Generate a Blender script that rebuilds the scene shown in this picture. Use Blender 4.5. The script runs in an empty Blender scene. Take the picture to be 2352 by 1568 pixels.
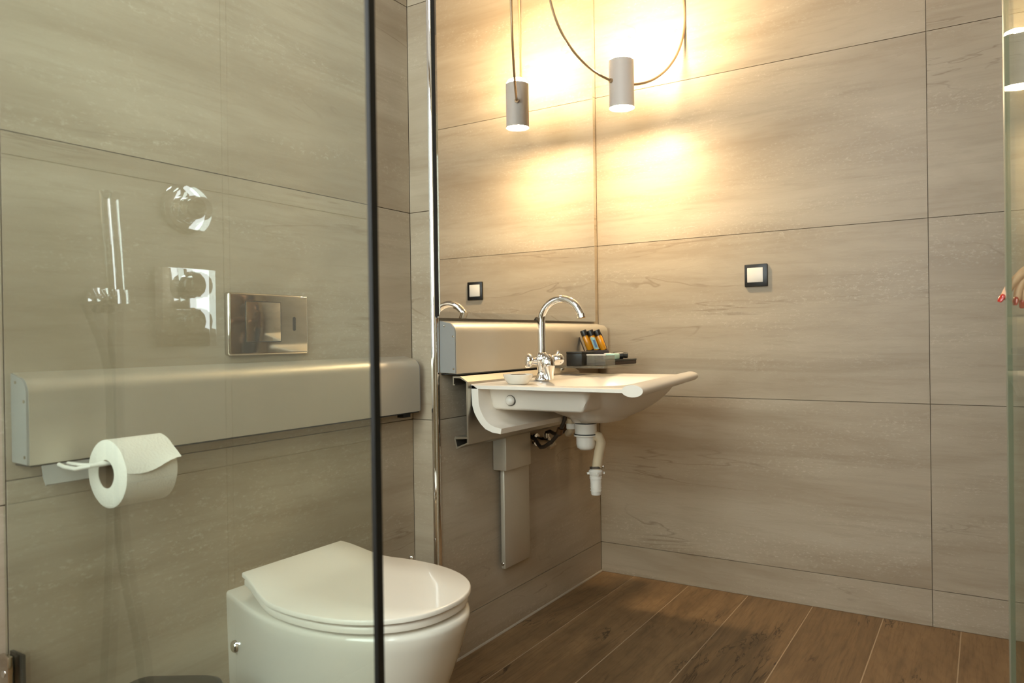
import bpy, bmesh, math, random
from mathutils import Vector, Matrix

random.seed(7)
SC = bpy.context.scene
COL = SC.collection
V = Vector
PI = math.pi

# ------------------------------------------------------------------ camera
CAM = V((-2.7631, -1.3295, 0.9514))
YAW, PITCH, ROLL = 0.5633, -0.0045, -0.0142
FPX = 1721.7
_f = V((math.cos(PITCH) * math.cos(YAW), math.cos(PITCH) * math.sin(YAW), math.sin(PITCH)))
_r = V((math.sin(YAW), -math.cos(YAW), 0.0))
_u = _r.cross(_f)
_r2 = _r * math.cos(ROLL) + _u * math.sin(ROLL)
_u2 = _u * math.cos(ROLL) - _r * math.sin(ROLL)
cd = bpy.data.cameras.new('camera')
cam = bpy.data.objects.new('camera', cd)
COL.objects.link(cam)
M = Matrix.Identity(4)
for i in range(3):
    M[i][0], M[i][1], M[i][2], M[i][3] = _r2[i], _u2[i], -_f[i], CAM[i]
cam.matrix_world = M
cd.sensor_width = 36.0
cd.lens = FPX / 2352 * 36
cd.clip_start = 0.02
cd.dof.use_dof = True
cd.dof.focus_distance = 2.25
cd.dof.aperture_fstop = 5.0
SC.camera = cam

# ------------------------------------------------------------------ world, exposure
w = bpy.data.worlds.new('world')
w.use_nodes = True
w.node_tree.nodes['Background'].inputs[0].default_value = (0.6, 0.7, 0.85, 1)
w.node_tree.nodes['Background'].inputs[1].default_value = 0.05
SC.world = w
VS = SC.view_settings
VS.view_transform = 'Standard'
VS.look = 'None'
VS.gamma = 1.0
VS.use_curve_mapping = False
VS.exposure = 0.0
CEILING = 17.0                           # radiance of the flat ceiling light
LAMP_UP, LAMP_DOWN = 1020.0, 640.0          # radiance of the two pendant diffusers
WINDOW = 9.0                            # radiance of the frosted window pane and the added fill pane
SC.cycles.max_bounces = 10
SC.cycles.diffuse_bounces = 6
SC.cycles.glossy_bounces = 6
SC.cycles.transparent_max_bounces = 16
SC.cycles.caustics_reflective = False
SC.cycles.caustics_refractive = False
SC.cycles.sample_clamp_indirect = 40.0


# ------------------------------------------------------------------ materials
def srgb(r, g, b):
    f = lambda c: (c / 255 / 12.92) if c / 255 <= 0.04045 else ((c / 255 + 0.055) / 1.055) ** 2.4
    return (f(r), f(g), f(b), 1.0)


def new_mat(name):
    m = bpy.data.materials.new(name)
    m.use_nodes = True
    nt = m.node_tree
    return m, nt, nt.nodes['Principled BSDF']


def N(nt, kind, **kw):
    n = nt.nodes.new(kind)
    for k, v in kw.items():
        setattr(n, k, v)
    return n


def simple(name, col, rough=0.5, metal=0.0, coat=0.0, bump=0.0, bscale=200.0, spec=0.5, var=0.04):
    m, nt, b = new_mat(name)
    b.inputs['Roughness'].default_value = rough
    b.inputs['Metallic'].default_value = metal
    b.inputs['Coat Weight'].default_value = coat
    b.inputs['Coat Roughness'].default_value = 0.05
    b.inputs['Specular IOR Level'].default_value = spec
    tc = N(nt, 'ShaderNodeTexCoord')
    no = N(nt, 'ShaderNodeTexNoise')
    no.inputs['Scale'].default_value = 14.0
    no.inputs['Detail'].default_value = 3.0
    nt.links.new(tc.outputs['Object'], no.inputs['Vector'])
    mx = N(nt, 'ShaderNodeMix', data_type='RGBA')
    mx.inputs['A'].default_value = tuple(c * (1 - var) for c in col[:3]) + (1,)
    mx.inputs['B'].default_value = tuple(min(1, c * (1 + var)) for c in col[:3]) + (1,)
    nt.links.new(no.outputs['Fac'], mx.inputs['Factor'])
    nt.links.new(mx.outputs['Result'], b.inputs['Base Color'])
    if bump:
        n2 = N(nt, 'ShaderNodeTexNoise')
        n2.inputs['Scale'].default_value = bscale
        nt.links.new(tc.outputs['Object'], n2.inputs['Vector'])
        bp = N(nt, 'ShaderNodeBump')
        bp.inputs['Strength'].default_value = bump
        bp.inputs['Distance'].default_value = 0.002
        nt.links.new(n2.outputs['Fac'], bp.inputs['Height'])
        nt.links.new(bp.outputs['Normal'], b.inputs['Normal'])
    return m


def tile_material():
    """travertine look porcelain: horizontal veins, speckles, fine cracks"""
    m, nt, b = new_mat('travertine_tile')
    lk = nt.links.new
    geo = N(nt, 'ShaderNodeNewGeometry')
    oi = N(nt, 'ShaderNodeObjectInfo')
    sep = N(nt, 'ShaderNodeSeparateXYZ')
    lk(geo.outputs['Position'], sep.inputs[0])
    u = N(nt, 'ShaderNodeMath', operation='ADD')
    lk(sep.outputs['X'], u.inputs[0]); lk(sep.outputs['Y'], u.inputs[1])
    off = N(nt, 'ShaderNodeMath', operation='MULTIPLY')
    off.inputs[1].default_value = 37.0
    lk(oi.outputs['Random'], off.inputs[0])
    cmb = N(nt, 'ShaderNodeCombineXYZ')
    lk(u.outputs[0], cmb.inputs['X']); lk(off.outputs[0], cmb.inputs['Y']); lk(sep.outputs['Z'], cmb.inputs['Z'])

    def noise(scale, detail, vec, rough=0.5, dist=0.0):
        mp = N(nt, 'ShaderNodeMapping')
        mp.inputs['Scale'].default_value = vec
        lk(cmb.outputs[0], mp.inputs['Vector'])
        n = N(nt, 'ShaderNodeTexNoise')
        n.inputs['Scale'].default_value = scale
        n.inputs['Detail'].default_value = detail
        n.inputs['Roughness'].default_value = rough
        n.inputs['Distortion'].default_value = dist
        lk(mp.outputs[0], n.inputs['Vector'])
        return n

    def ramp(src, a, bb, c0, c1):
        r = N(nt, 'ShaderNodeValToRGB')
        r.color_ramp.elements[0].position = a
        r.color_ramp.elements[1].position = bb
        r.color_ramp.elements[0].color = c0
        r.color_ramp.elements[1].color = c1
        lk(src, r.inputs[0])
        return r

    big = noise(1.0, 5.0, (1.3, 1, 6.0), 0.55, 0.7)
    base = ramp(big.outputs['Fac'], 0.30, 0.72, srgb(166, 149, 126), srgb(190, 176, 154))
    cur = base.outputs[0]

    def over(fac, colour, amount):
        nonlocal cur
        mx = N(nt, 'ShaderNodeMix', data_type='RGBA')
        mu = N(nt, 'ShaderNodeMath', operation='MULTIPLY')
        mu.inputs[1].default_value = amount
        lk(fac, mu.inputs[0]); lk(mu.outputs[0], mx.inputs['Factor'])
        lk(cur, mx.inputs['A'])
        mx.inputs['B'].default_value = colour
        cur = mx.outputs['Result']

    w0, w1 = (0, 0, 0, 1), (1, 1, 1, 1)
    band = ramp(noise(1.0, 7.0, (0.9, 1, 15.0), 0.66, 0.4).outputs['Fac'], 0.52, 0.72, w0, w1)
    over(band.outputs[0], srgb(146, 127, 103), 0.42)
    fine = ramp(noise(1.0, 6.0, (7.0, 1, 70.0), 0.6, 0.5).outputs['Fac'], 0.5, 0.75, w0, w1)
    over(fine.outputs[0], srgb(150, 131, 107), 0.28)
    speck = ramp(noise(1.0, 4.0, (75.0, 1, 150.0), 0.7).outputs['Fac'], 0.54, 0.70, w0, w1)
    zone = ramp(noise(1.0, 3.0, (1.3, 1, 9.0), 0.6, 0.4).outputs['Fac'], 0.44, 0.64, w0, w1)
    mz = N(nt, 'ShaderNodeMath', operation='MULTIPLY')
    lk(speck.outputs[0], mz.inputs[0]); lk(zone.outputs[0], mz.inputs[1])
    over(mz.outputs[0], srgb(212, 200, 180), 0.55)
    # thin dark cracks: where a wavy noise crosses its middle
    cr = noise(1.0, 4.0, (0.8, 1, 5.5), 0.6, 0.7)
    ab = N(nt, 'ShaderNodeMath', operation='SUBTRACT'); ab.inputs[1].default_value = 0.5
    lk(cr.outputs['Fac'], ab.inputs[0])
    ab2 = N(nt, 'ShaderNodeMath', operation='ABSOLUTE'); lk(ab.outputs[0], ab2.inputs[0])
    crk = ramp(ab2.outputs[0], 0.0, 0.008, w1, w0)
    cz = ramp(noise(1.0, 2.0, (2.0, 1, 4.0), 0.5).outputs['Fac'], 0.56, 0.66, w0, w1)
    mc = N(nt, 'ShaderNodeMath', operation='MULTIPLY')
    lk(crk.outputs[0], mc.inputs[0]); lk(cz.outputs[0], mc.inputs[1])
    over(mc.outputs[0], srgb(122, 102, 80), 0.5)
    lk(cur, b.inputs['Base Color'])
    rr = N(nt, 'ShaderNodeMapRange')
    rr.inputs['To Min'].default_value = 0.34; rr.inputs['To Max'].default_value = 0.5
    lk(big.outputs['Fac'], rr.inputs['Value']); lk(rr.outputs[0], b.inputs['Roughness'])
    b.inputs['Specular IOR Level'].default_value = 0.35
    bp = N(nt, 'ShaderNodeBump')
    bp.inputs['Strength'].default_value = 0.12; bp.inputs['Distance'].default_value = 0.002
    lk(speck.outputs[0], bp.inputs['Height']); lk(bp.outputs[0], b.inputs['Normal'])
    return m


def wood_material():
    m, nt, b = new_mat('oak_plank')
    lk = nt.links.new
    geo = N(nt, 'ShaderNodeNewGeometry')
    oi = N(nt, 'ShaderNodeObjectInfo')
    off = N(nt, 'ShaderNodeMath', operation='MULTIPLY'); off.inputs[1].default_value = 53.0
    lk(oi.outputs['Random'], off.inputs[0])
    cz = N(nt, 'ShaderNodeCombineXYZ'); lk(off.outputs[0], cz.inputs['Z']); lk(off.outputs[0], cz.inputs['X'])
    ad = N(nt, 'ShaderNodeVectorMath', operation='ADD')
    lk(geo.outputs['Position'], ad.inputs[0]); lk(cz.outputs[0], ad.inputs[1])

    def noise(scale, detail, rough=0.55, dist=0.0):
        mp = N(nt, 'ShaderNodeMapping'); mp.inputs['Scale'].default_value = scale
        lk(ad.outputs[0], mp.inputs['Vector'])
        n = N(nt, 'ShaderNodeTexNoise'); n.inputs['Scale'].default_value = 1.0
        n.inputs['Detail'].default_value = detail; n.inputs['Roughness'].default_value = rough
        n.inputs['Distortion'].default_value = dist
        lk(mp.outputs[0], n.inputs['Vector'])
        return n

    def ramp(src, a, bb, c0, c1):
        r = N(nt, 'ShaderNodeValToRGB')
        r.color_ramp.elements[0].position = a; r.color_ramp.elements[1].position = bb
        r.color_ramp.elements[0].color = c0; r.color_ramp.elements[1].color = c1
        lk(src, r.inputs[0])
        return r
    w0, w1 = (0, 0, 0, 1), (1, 1, 1, 1)
    g1 = noise((2.2, 11.0, 1.0), 5.0, 0.55, 1.6)
    base = ramp(g1.outputs['Fac'], 0.28, 0.74, srgb(112, 89, 63), srgb(150, 120, 85))
    cur = base.outputs[0]

    def over(fac, colour, amount):
        nonlocal cur
        mx = N(nt, 'ShaderNodeMix', data_type='RGBA')
        mu = N(nt, 'ShaderNodeMath', operation='MULTIPLY'); mu.inputs[1].default_value = amount
        lk(fac, mu.inputs[0]); lk(mu.outputs[0], mx.inputs['Factor'])
        lk(cur, mx.inputs['A']); mx.inputs['B'].default_value = colour
        cur = mx.outputs['Result']
    g2 = ramp(noise((9.0, 130.0, 1.0), 4.0, 0.6, 0.3).outputs['Fac'], 0.48, 0.7, w0, w1)
    over(g2.outputs[0], srgb(88, 64, 42), 0.40)
    wv = N(nt, 'ShaderNodeTexWave', wave_type='RINGS', rings_direction='Z')
    mp = N(nt, 'ShaderNodeMapping'); mp.inputs['Scale'].default_value = (1.3, 7.0, 1.0)
    lk(ad.outputs[0], mp.inputs['Vector']); lk(mp.outputs[0], wv.inputs['Vector'])
    wv.inputs['Scale'].default_value = 3.0; wv.inputs['Distortion'].default_value = 9.0
    wv.inputs['Detail'].default_value = 2.0; wv.inputs['Detail Scale'].default_value = 0.8
    wr = ramp(wv.outputs['Fac'], 0.0, 0.35, w1, w0)
    over(wr.outputs[0], srgb(92, 62, 38), 0.13)
    # knots
    vo = N(nt, 'ShaderNodeTexVoronoi'); vo.inputs['Scale'].default_value = 1.0
    mp2 = N(nt, 'ShaderNodeMapping'); mp2.inputs['Scale'].default_value = (1.5, 4.0, 1.0)
    lk(ad.outputs[0], mp2.inputs['Vector']); lk(mp2.outputs[0], vo.inputs['Vector'])
    kn = ramp(vo.outputs['Distance'], 0.02, 0.12, w1, w0)
    over(kn.outputs[0], srgb(48, 35, 25), 0.9)
    halo = ramp(vo.outputs['Distance'], 0.08, 0.30, w1, w0)
    over(halo.outputs[0], srgb(92, 66, 44), 0.35)
    # cracks along the grain
    cr = noise((2.2, 13.0, 1.0), 4.0, 0.6, 0.6)
    s = N(nt, 'ShaderNodeMath', operation='SUBTRACT'); s.inputs[1].default_value = 0.5
    lk(cr.outputs['Fac'], s.inputs[0])
    a = N(nt, 'ShaderNodeMath', operation='ABSOLUTE'); lk(s.outputs[0], a.inputs[0])
    ck = ramp(a.outputs[0], 0.0, 0.012, w1, w0)
    zn = ramp(noise((3.0, 5.0, 1.0), 2.0).outputs['Fac'], 0.52, 0.60, w0, w1)
    mm = N(nt, 'ShaderNodeMath', operation='MULTIPLY')
    lk(ck.outputs[0], mm.inputs[0]); lk(zn.outputs[0], mm.inputs[1])
    over(mm.outputs[0], srgb(48, 34, 22), 0.85)
    hsv = N(nt, 'ShaderNodeHueSaturation')
    vr = N(nt, 'ShaderNodeMapRange'); vr.inputs['To Min'].default_value = 0.86; vr.inputs['To Max'].default_value = 1.14
    lk(oi.outputs['Random'], vr.inputs['Value']); lk(vr.outputs[0], hsv.inputs['Value'])
    lk(cur, hsv.inputs['Color'])
    lk(hsv.outputs[0], b.inputs['Base Color'])
    b.inputs['Roughness'].default_value = 0.5
    b.inputs['Specular IOR Level'].default_value = 0.3
    bp = N(nt, 'ShaderNodeBump'); bp.inputs['Strength'].default_value = 0.15
    bp.inputs['Distance'].default_value = 0.002; bp.invert = True
    lk(g2.outputs[0], bp.inputs['Height']); lk(bp.outputs[0], b.inputs['Normal'])
    return m


def glass_material(name, tint, rough=0.0):
    """thin architectural glass: tinted straight-through light plus Fresnel mirror reflection"""
    m, nt, b = new_mat(name)
    nt.nodes.remove(b)
    lk = nt.links.new
    out = nt.nodes['Material Output']
    tr = N(nt, 'ShaderNodeBsdfTransparent'); tr.inputs[0].default_value = tint
    gl = N(nt, 'ShaderNodeBsdfGlossy'); gl.inputs['Roughness'].default_value = rough
    gl.inputs['Color'].default_value = (0.96, 1.0, 0.97, 1)
    geo = N(nt, 'ShaderNodeNewGeometry')
    mr = N(nt, 'ShaderNodeMapRange')
    mr.inputs['To Min'].default_value = 1.5; mr.inputs['To Max'].default_value = 1 / 1.5
    lk(geo.outputs['Backfacing'], mr.inputs['Value'])
    fr = N(nt, 'ShaderNodeFresnel'); lk(mr.outputs[0], fr.inputs['IOR'])
    mx = N(nt, 'ShaderNodeMixShader')
    lk(fr.outputs[0], mx.inputs[0]); lk(tr.outputs[0], mx.inputs[1]); lk(gl.outputs[0], mx.inputs[2])
    lk(mx.outputs[0], out.inputs['Surface'])
    return m


def emit_material(name, col, strength):
    m, nt, b = new_mat(name)
    b.inputs['Base Color'].default_value = (0.8, 0.8, 0.8, 1)
    b.inputs['Emission Color'].default_value = col
    b.inputs['Emission Strength'].default_value = strength
    return m


MT = {}
MT['tile'] = tile_material()
MT['wood'] = wood_material()
MT['grout'] = simple('tile_grout', srgb(132, 117, 97), 0.9, bump=0.3)
MT['plank_grout'] = simple('plank_grout', srgb(172, 148, 118), 0.9, bump=0.3)
MT['paint'] = simple('ceiling_paint', srgb(150, 142, 130), 0.85, bump=0.1)
MT['silicone'] = simple('grey_silicone', srgb(176, 164, 146), 0.4)
MT['ceramic'] = simple('white_ceramic', srgb(232, 226, 214), 0.12, coat=0.6, var=0.01)
MT['cast'] = simple('white_cast_resin', srgb(238, 230, 218), 0.3, coat=0.25, var=0.01)
MT['alu'] = simple('anodised_aluminium', srgb(186, 178, 164), 0.4, 1.0, bump=0.04, bscale=600)
MT['alu_paint'] = simple('silver_lacquer', srgb(206, 197, 180), 0.45, 0.6, bump=0.03, bscale=500)
MT['endcap'] = simple('grey_end_cap', srgb(150, 148, 144), 0.5)
MT['chrome'] = simple('chrome', (0.86, 0.86, 0.86, 1), 0.04, 1.0, var=0.0)
MT['steel'] = simple('polished_steel', srgb(205, 196, 184), 0.08, 1.0, var=0.02)
MT['mirror'] = simple('mirror_silver', (0.88, 0.87, 0.84, 1), 0.0, 1.0, var=0.0)
MT['black'] = simple('black_plastic', srgb(24, 22, 20), 0.35)
MT['rubber'] = simple('black_rubber', srgb(16, 17, 14), 0.45)
MT['dark_grey'] = simple('dark_grey_plastic', srgb(58, 55, 46), 0.45)
MT['white_plastic'] = simple('white_plastic', srgb(232, 226, 216), 0.35, var=0.01)
MT['beige_plastic'] = simple('beige_plastic', srgb(206, 186, 154), 0.4)
MT['paper'] = simple('tissue_paper', srgb(238, 232, 220), 0.95, bump=0.5, bscale=260, var=0.02)
MT['card'] = simple('cardboard_core', srgb(120, 96, 70), 0.9)
MT['lampbody'] = simple('lamp_lacquer', srgb(226, 216, 208), 0.45, var=0.02)
MT['wire'] = simple('lamp_wire', srgb(176, 150, 118), 0.35, 0.6)
MT['glass'] = glass_material('shower_glass', (0.935, 0.965, 0.93, 1))
MT['clear'] = glass_material('clear_acrylic', (0.94, 0.94, 0.92, 1))
MT['frost'] = glass_material('pale_acrylic', (0.86, 0.85, 0.82, 1))
_nt = MT['frost'].node_tree
_df = N(_nt, 'ShaderNodeBsdfDiffuse'); _df.inputs[0].default_value = srgb(206, 198, 186)
_mx = N(_nt, 'ShaderNodeMixShader'); _mx.inputs[0].default_value = 0.10
_o = _nt.nodes['Material Output']; _l = _o.inputs['Surface'].links[0].from_socket
_nt.links.new(_l, _mx.inputs[1]); _nt.links.new(_df.outputs[0], _mx.inputs[2]); _nt.links.new(_mx.outputs[0], _o.inputs['Surface'])
MT['edge'] = simple('pale_green_glass_edge', srgb(138, 136, 116), 0.3)
MT['orange'] = simple('orange_liquid_bottle', srgb(226, 150, 22), 0.25, coat=0.4)
MT['teal'] = simple('pale_teal_print', srgb(176, 214, 204), 0.5)
MT['blue'] = simple('blue_print', srgb(96, 130, 176), 0.5)
MT['brownbox'] = simple('dark_brown_card', srgb(54, 38, 30), 0.6)
MT['brass'] = simple('aged_brass', srgb(120, 92, 66), 0.35, 0.8)
MT['braid'] = simple('braided_hose', srgb(92, 82, 72), 0.4, 0.7, bump=0.6, bscale=900)
MT['soap'] = simple('dark_soap_tray', srgb(70, 52, 36), 0.6)
MT['lamp_up'] = emit_material('lamp_diffuser_up', (1.0, 0.77, 0.47, 1), LAMP_UP)
MT['lamp_down'] = emit_material('lamp_diffuser_down', (1.0, 0.77, 0.47, 1), LAMP_DOWN)
MT['window'] = emit_material('frosted_daylight_pane', (0.86, 0.95, 1.0, 1), WINDOW)
MT['ceiling_light'] = emit_material('ceiling_light_diffuser', (0.86, 0.95, 1.0, 1), CEILING)
MT['skin'] = simple('skin', srgb(214, 166, 132), 0.5)
MT['nail'] = simple('red_nail_varnish', srgb(178, 34, 22), 0.15, coat=0.8)
MT['cloth'] = simple('brown_knit', srgb(92, 70, 50), 0.9, bump=0.5, bscale=300)
MT['trousers'] = simple('dark_trousers', srgb(48, 42, 38), 0.9, bump=0.3, bscale=400)
MT['hair'] = simple('dark_hair', srgb(52, 36, 26), 0.5, bump=0.6, bscale=120)
MT['door'] = simple('oak_door', srgb(140, 108, 76), 0.5, bump=0.1)

# ------------------------------------------------------------------ mesh helpers
BASE = {}


class MB:
    def __init__(self):
        self.v, self.f = [], []

    def add(self, vs, fs):
        o = len(self.v)
        self.v += [V(p) for p in vs]
        self.f += [tuple(i + o for i in f) for f in fs]
        return self

    def box(self, x0, x1, y0, y1, z0, z1, bevel=0.0, seg=2):
        if x0 > x1: x0, x1 = x1, x0
        if y0 > y1: y0, y1 = y1, y0
        if z0 > z1: z0, z1 = z1, z0
        bm = bmesh.new()
        vs = [bm.verts.new(p) for p in ((x0, y0, z0), (x1, y0, z0), (x1, y1, z0), (x0, y1, z0), (x0, y0, z1), (x1, y0, z1), (x1, y1, z1), (x0, y1, z1))]
        for f in ((3, 2, 1, 0), (4, 5, 6, 7), (0, 1, 5, 4), (1, 2, 6, 5), (2, 3, 7, 6), (3, 0, 4, 7)):
            bm.faces.new([vs[i] for i in f])
        if bevel:
            bmesh.ops.bevel(bm, geom=bm.edges[:], offset=bevel, segments=seg, profile=0.5, affect='EDGES', clamp_overlap=True)
        return self.take(bm)

    def take(self, bm, mat=None):
        bm.verts.index_update()
        vs = [(mat @ v.co) if mat else v.co.copy() for v in bm.verts]
        fs = [[v.index for v in f.verts] for f in bm.faces]
        bm.free()
        return self.add(vs, fs)

    def prism(self, prof, fn, a, b, cap=True):
        """closed 2D profile swept between parameters a and b; fn(p, t) -> 3D point"""
        n = len(prof)
        vs = [fn(p, a) for p in prof] + [fn(p, b) for p in prof]
        fs = [(i, (i + 1) % n, n + (i + 1) % n, n + i) for i in range(n)]
        if cap:
            fs += [tuple(range(n))[::-1], tuple(range(n, 2 * n))]
        return self.add(vs, fs)

    def rings(self, rs, closed=True, cap0=True, cap1=True):
        n = len(rs[0])
        vs = [p for r in rs for p in r]
        fs = []
        for k in range(len(rs) - 1):
            for i in range(n if closed else n - 1):
                j = (i + 1) % n
                fs.append((k * n + i, k * n + j, (k + 1) * n + j, (k + 1) * n + i))
        if cap0: fs.append(tuple(range(n))[::-1])
        if cap1: fs.append(tuple(range((len(rs) - 1) * n, len(rs) * n)))
        return self.add(vs, fs)

    def lathe(self, prof, origin, axis=(0, 0, 1), seg=28, cap=True):
        """prof: list of (radius, height along axis)"""
        ax = V(axis).normalized()
        t = V((1, 0, 0)) if abs(ax.x) < 0.9 else V((0, 1, 0))
        e1 = ax.cross(t).normalized(); e2 = ax.cross(e1)
        o = V(origin)
        rs = []
        for r, h in prof:
            rs.append([o + ax * h + (e1 * math.cos(2 * PI * i / seg) + e2 * math.sin(2 * PI * i / seg)) * max(r, 1e-5) for i in range(seg)])
        return self.rings(rs, True, cap, cap)

    def tube(self, path, r, seg=12, closed=False, cap=True):
        pts = [V(p) for p in path]
        n = len(pts)
        rs = []
        prev = None
        for i, p in enumerate(pts):
            if closed:
                t = (pts[(i + 1) % n] - pts[i - 1]).normalized()
            else:
                t = (pts[min(i + 1, n - 1)] - pts[max(i - 1, 0)]).normalized()
            if prev is None:
                a = V((0, 0, 1)) if abs(t.z) < 0.9 else V((1, 0, 0))
                e1 = t.cross(a).normalized()
            else:
                e1 = (prev - t * prev.dot(t)).normalized()
            prev = e1
            e2 = t.cross(e1)
            rad = r[i] if isinstance(r, (list, tuple)) else r
            rs.append([p + (e1 * math.cos(2 * PI * k / seg) + e2 * math.sin(2 * PI * k / seg)) * rad for k in range(seg)])
        if closed:
            rs.append(rs[0])
            return self.rings(rs, True, False, False)
        return self.rings(rs, True, cap, cap)

    def xf(self, mat):
        self.v = [mat @ p for p in self.v]
        return self

    def build(self, name, mat, parent=None, sharp=40.0, loc=None):
        me = bpy.data.meshes.new(name)
        base = V(BASE.get(parent.name, (0, 0, 0))) if parent else V(loc or (0, 0, 0))
        me.from_pydata([tuple(p - base) for p in self.v], [], self.f)
        bm = bmesh.new(); bm.from_mesh(me)
        bmesh.ops.remove_doubles(bm, verts=bm.verts[:], dist=1e-6)
        bmesh.ops.recalc_face_normals(bm, faces=bm.faces[:])
        bm.to_mesh(me); bm.free()
        if sharp:
            for p in me.polygons: p.use_smooth = True
            me.set_sharp_from_angle(angle=math.radians(sharp))
        me.materials.append(MT[mat] if isinstance(mat, str) else mat)
        o = bpy.data.objects.new(name, me)
        COL.objects.link(o)
        if parent:
            o.parent = parent
        else:
            o.location = base
        BASE[o.name] = tuple(base)
        return o


def tag(o, label=None, cat=None, group=None, kind=None):
    if label: o['label'] = label
    if cat: o['category'] = cat
    if group: o['group'] = group
    if kind: o['kind'] = kind
    return o


def thing(name, loc, label, cat, group=None):
    o = bpy.data.objects.new(name, None)
    o.empty_display_size = 0.05
    o.location = loc
    COL.objects.link(o)
    BASE[o.name] = tuple(loc)
    return tag(o, label, cat, group)


def box(name, mat, parent, *a, **k):
    return MB().box(*a, **k).build(name, mat, parent)


# ------------------------------------------------------------------ room shell
YT = 0.0865          # toilet and shower wall plane
XS = -1.0692         # step between the two wall planes
YF = -1.93           # wall behind the open door
XL = -3.45           # window wall
ZC = 2.6
ROWS = [0.0, 0.1195, 0.7195, 1.3195, 1.9195, 2.5195, ZC]
GAP = 0.00105
TT = 0.008


def wall(name, a0, a1, plane, axis, inward, splits, rows=ROWS):
    """axis 'x': wall runs along x at y=plane; inward: +1/-1 direction of the room side"""
    back = plane - inward * TT * 0.75
    far = plane - inward * 0.12
    m = MB()
    if axis == 'x': m.box(a0, a1, back, far, 0, ZC)
    else: m.box(back, far, a0, a1, 0, ZC)
    w_ = tag(m.build(name, 'grout', None, 0), kind='structure')
    BASE[w_.name] = (0, 0, 0)
    for zi in range(len(rows) - 1):
        for si in range(len(splits) - 1):
            z0, z1 = rows[zi] + GAP, rows[zi + 1] - GAP
            s0, s1 = splits[si] + GAP, splits[si + 1] - GAP
            d = plane + inward * random.uniform(-0.0003, 0.0003)
            t = MB()
            if axis == 'x': t.box(s0, s1, plane - inward * TT, d, z0, z1)
            else: t.box(plane - inward * TT, d, s0, s1, z0, z1)
            t.build('tile', 'tile', w_, 0)
    return w_


wall('wall_back', XS + 0.009, 0.12, 0.0, 'x', -1, [XS, 0.0])
wall('wall_step', 0.0085, YT + 0.12, XS, 'y', -1, [0.0085, YT])
wall('wall_toilet', -2.145, XS - 0.0001, YT, 'x', -1, [-2.145, XS])
SROWS = [0.0, 0.079, 0.679, 1.279, 1.879, 2.479, ZC]
wall('wall_shower', XL - 0.12, -2.1451, YT, 'x', -1, [XL, -2.6, -2.1455], SROWS)
wall('wall_right', YF - 0.12, -0.0001, 0.0, 'y', -1, [YF, -1.177, 0.0])
wall('wall_left', YF - 0.12, YT, XL, 'y', 1, [YF, -1.2, 0.0, YT], SROWS)
wall('wall_front', XL, -0.0001, YF, 'x', 1, [XL, -2.4, -1.2, -0.0001])
tag(box('ceiling', 'paint', None, XL - 0.12, 0.12, YF - 0.12, YT + 0.12, ZC, ZC + 0.1), kind='structure')

fl = tag(box('floor', 'plank_grout', None, XL - 0.12, 0.12, YF - 0.12, YT + 0.12, -0.1, -0.0005), kind='structure')
PW = 0.2225
k = 0
y1 = YT
edge = -0.143
while y1 > YF + 1e-4:
    y0 = max(edge, YF)
    js = [0.0, -1.22 - 0.31 * (k * 2 % 5) / 5 * 2, -2.5 - 0.3 * (k % 3), XL]
    for i in range(3):
        xa, xb = js[i + 1], js[i]
        MB().box(xa + 0.001, xb - 0.001, y0 + 0.0018, y1 - 0.0018, -0.011, random.uniform(-0.0002, 0.0002)).build('plank', 'wood', fl, 0)
    y1 = y0; edge -= PW; k += 1

# bead of silicone where the mirror wall meets the floor
tr = MB().prism([(0, 0), (-0.005, 0), (-0.0035, 0.0035), (0, 0.005)], lambda p, t: (t, p[0], p[1] + 0.0003), XS - 0.005, -0.0005)
tag(tr.build('trim_1', 'silicone'), kind='structure')
# polished corner profile
tr = MB()
prof = [(XS - 0.0028, 0.0135)] + [(XS + 0.0125 - 0.0152 * math.cos(a * PI / 16), 0.0125 - 0.0152 * math.sin(a * PI / 16)) for a in range(0, 9)] + [(XS + 0.0135, -0.0028)]
tr.prism(prof + [(XS + 0.0105, 0.0105)], lambda p, t: (p[0], p[1], t), 0.0, ZC)
tag(tr.build('trim_2', 'chrome'), kind='structure')

# daylight window behind the camera, plus an added unseen fill window
def window(name, f, u0, u1, z0, z1, base):
    w_ = tag(bpy.data.objects.new(name, None), kind='structure'); COL.objects.link(w_)
    w_.location = base; BASE[w_.name] = base
    def part(nm, mat, a, bb, u, uu, z, zz, bev=0.0):
        p, q_ = f(u, a), f(uu, bb)
        box(nm, mat, w_, p[0], q_[0], p[1], q_[1], z, zz, bevel=bev)
    part('window_pane', 'window', 0.004, 0.012, u0, u1, z0, z1)
    um = (u0 + u1) / 2
    for u, uu, z, zz in ((u0 - 0.04, u0, z0 - 0.04, z1 + 0.04), (u1, u1 + 0.04, z0 - 0.04, z1 + 0.04), (u0, u1, z0 - 0.04, z0), (u0, u1, z1, z1 + 0.04)):
        part('window_frame', 'white_plastic', 0.001, 0.032, u, uu, z, zz, 0.003)


window('window_1', lambda u, d: (XL + d, u), -1.88, -1.44, 1.25, 2.45, (XL, -1.66, 1.2))
window('added_fill_window', lambda u, d: (XL + d, u), -1.02, -0.06, 0.85, 2.45, (XL, -0.54, 0.8))  # added glowing pane for extra fill, kept clear of the chrome reflections
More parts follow.
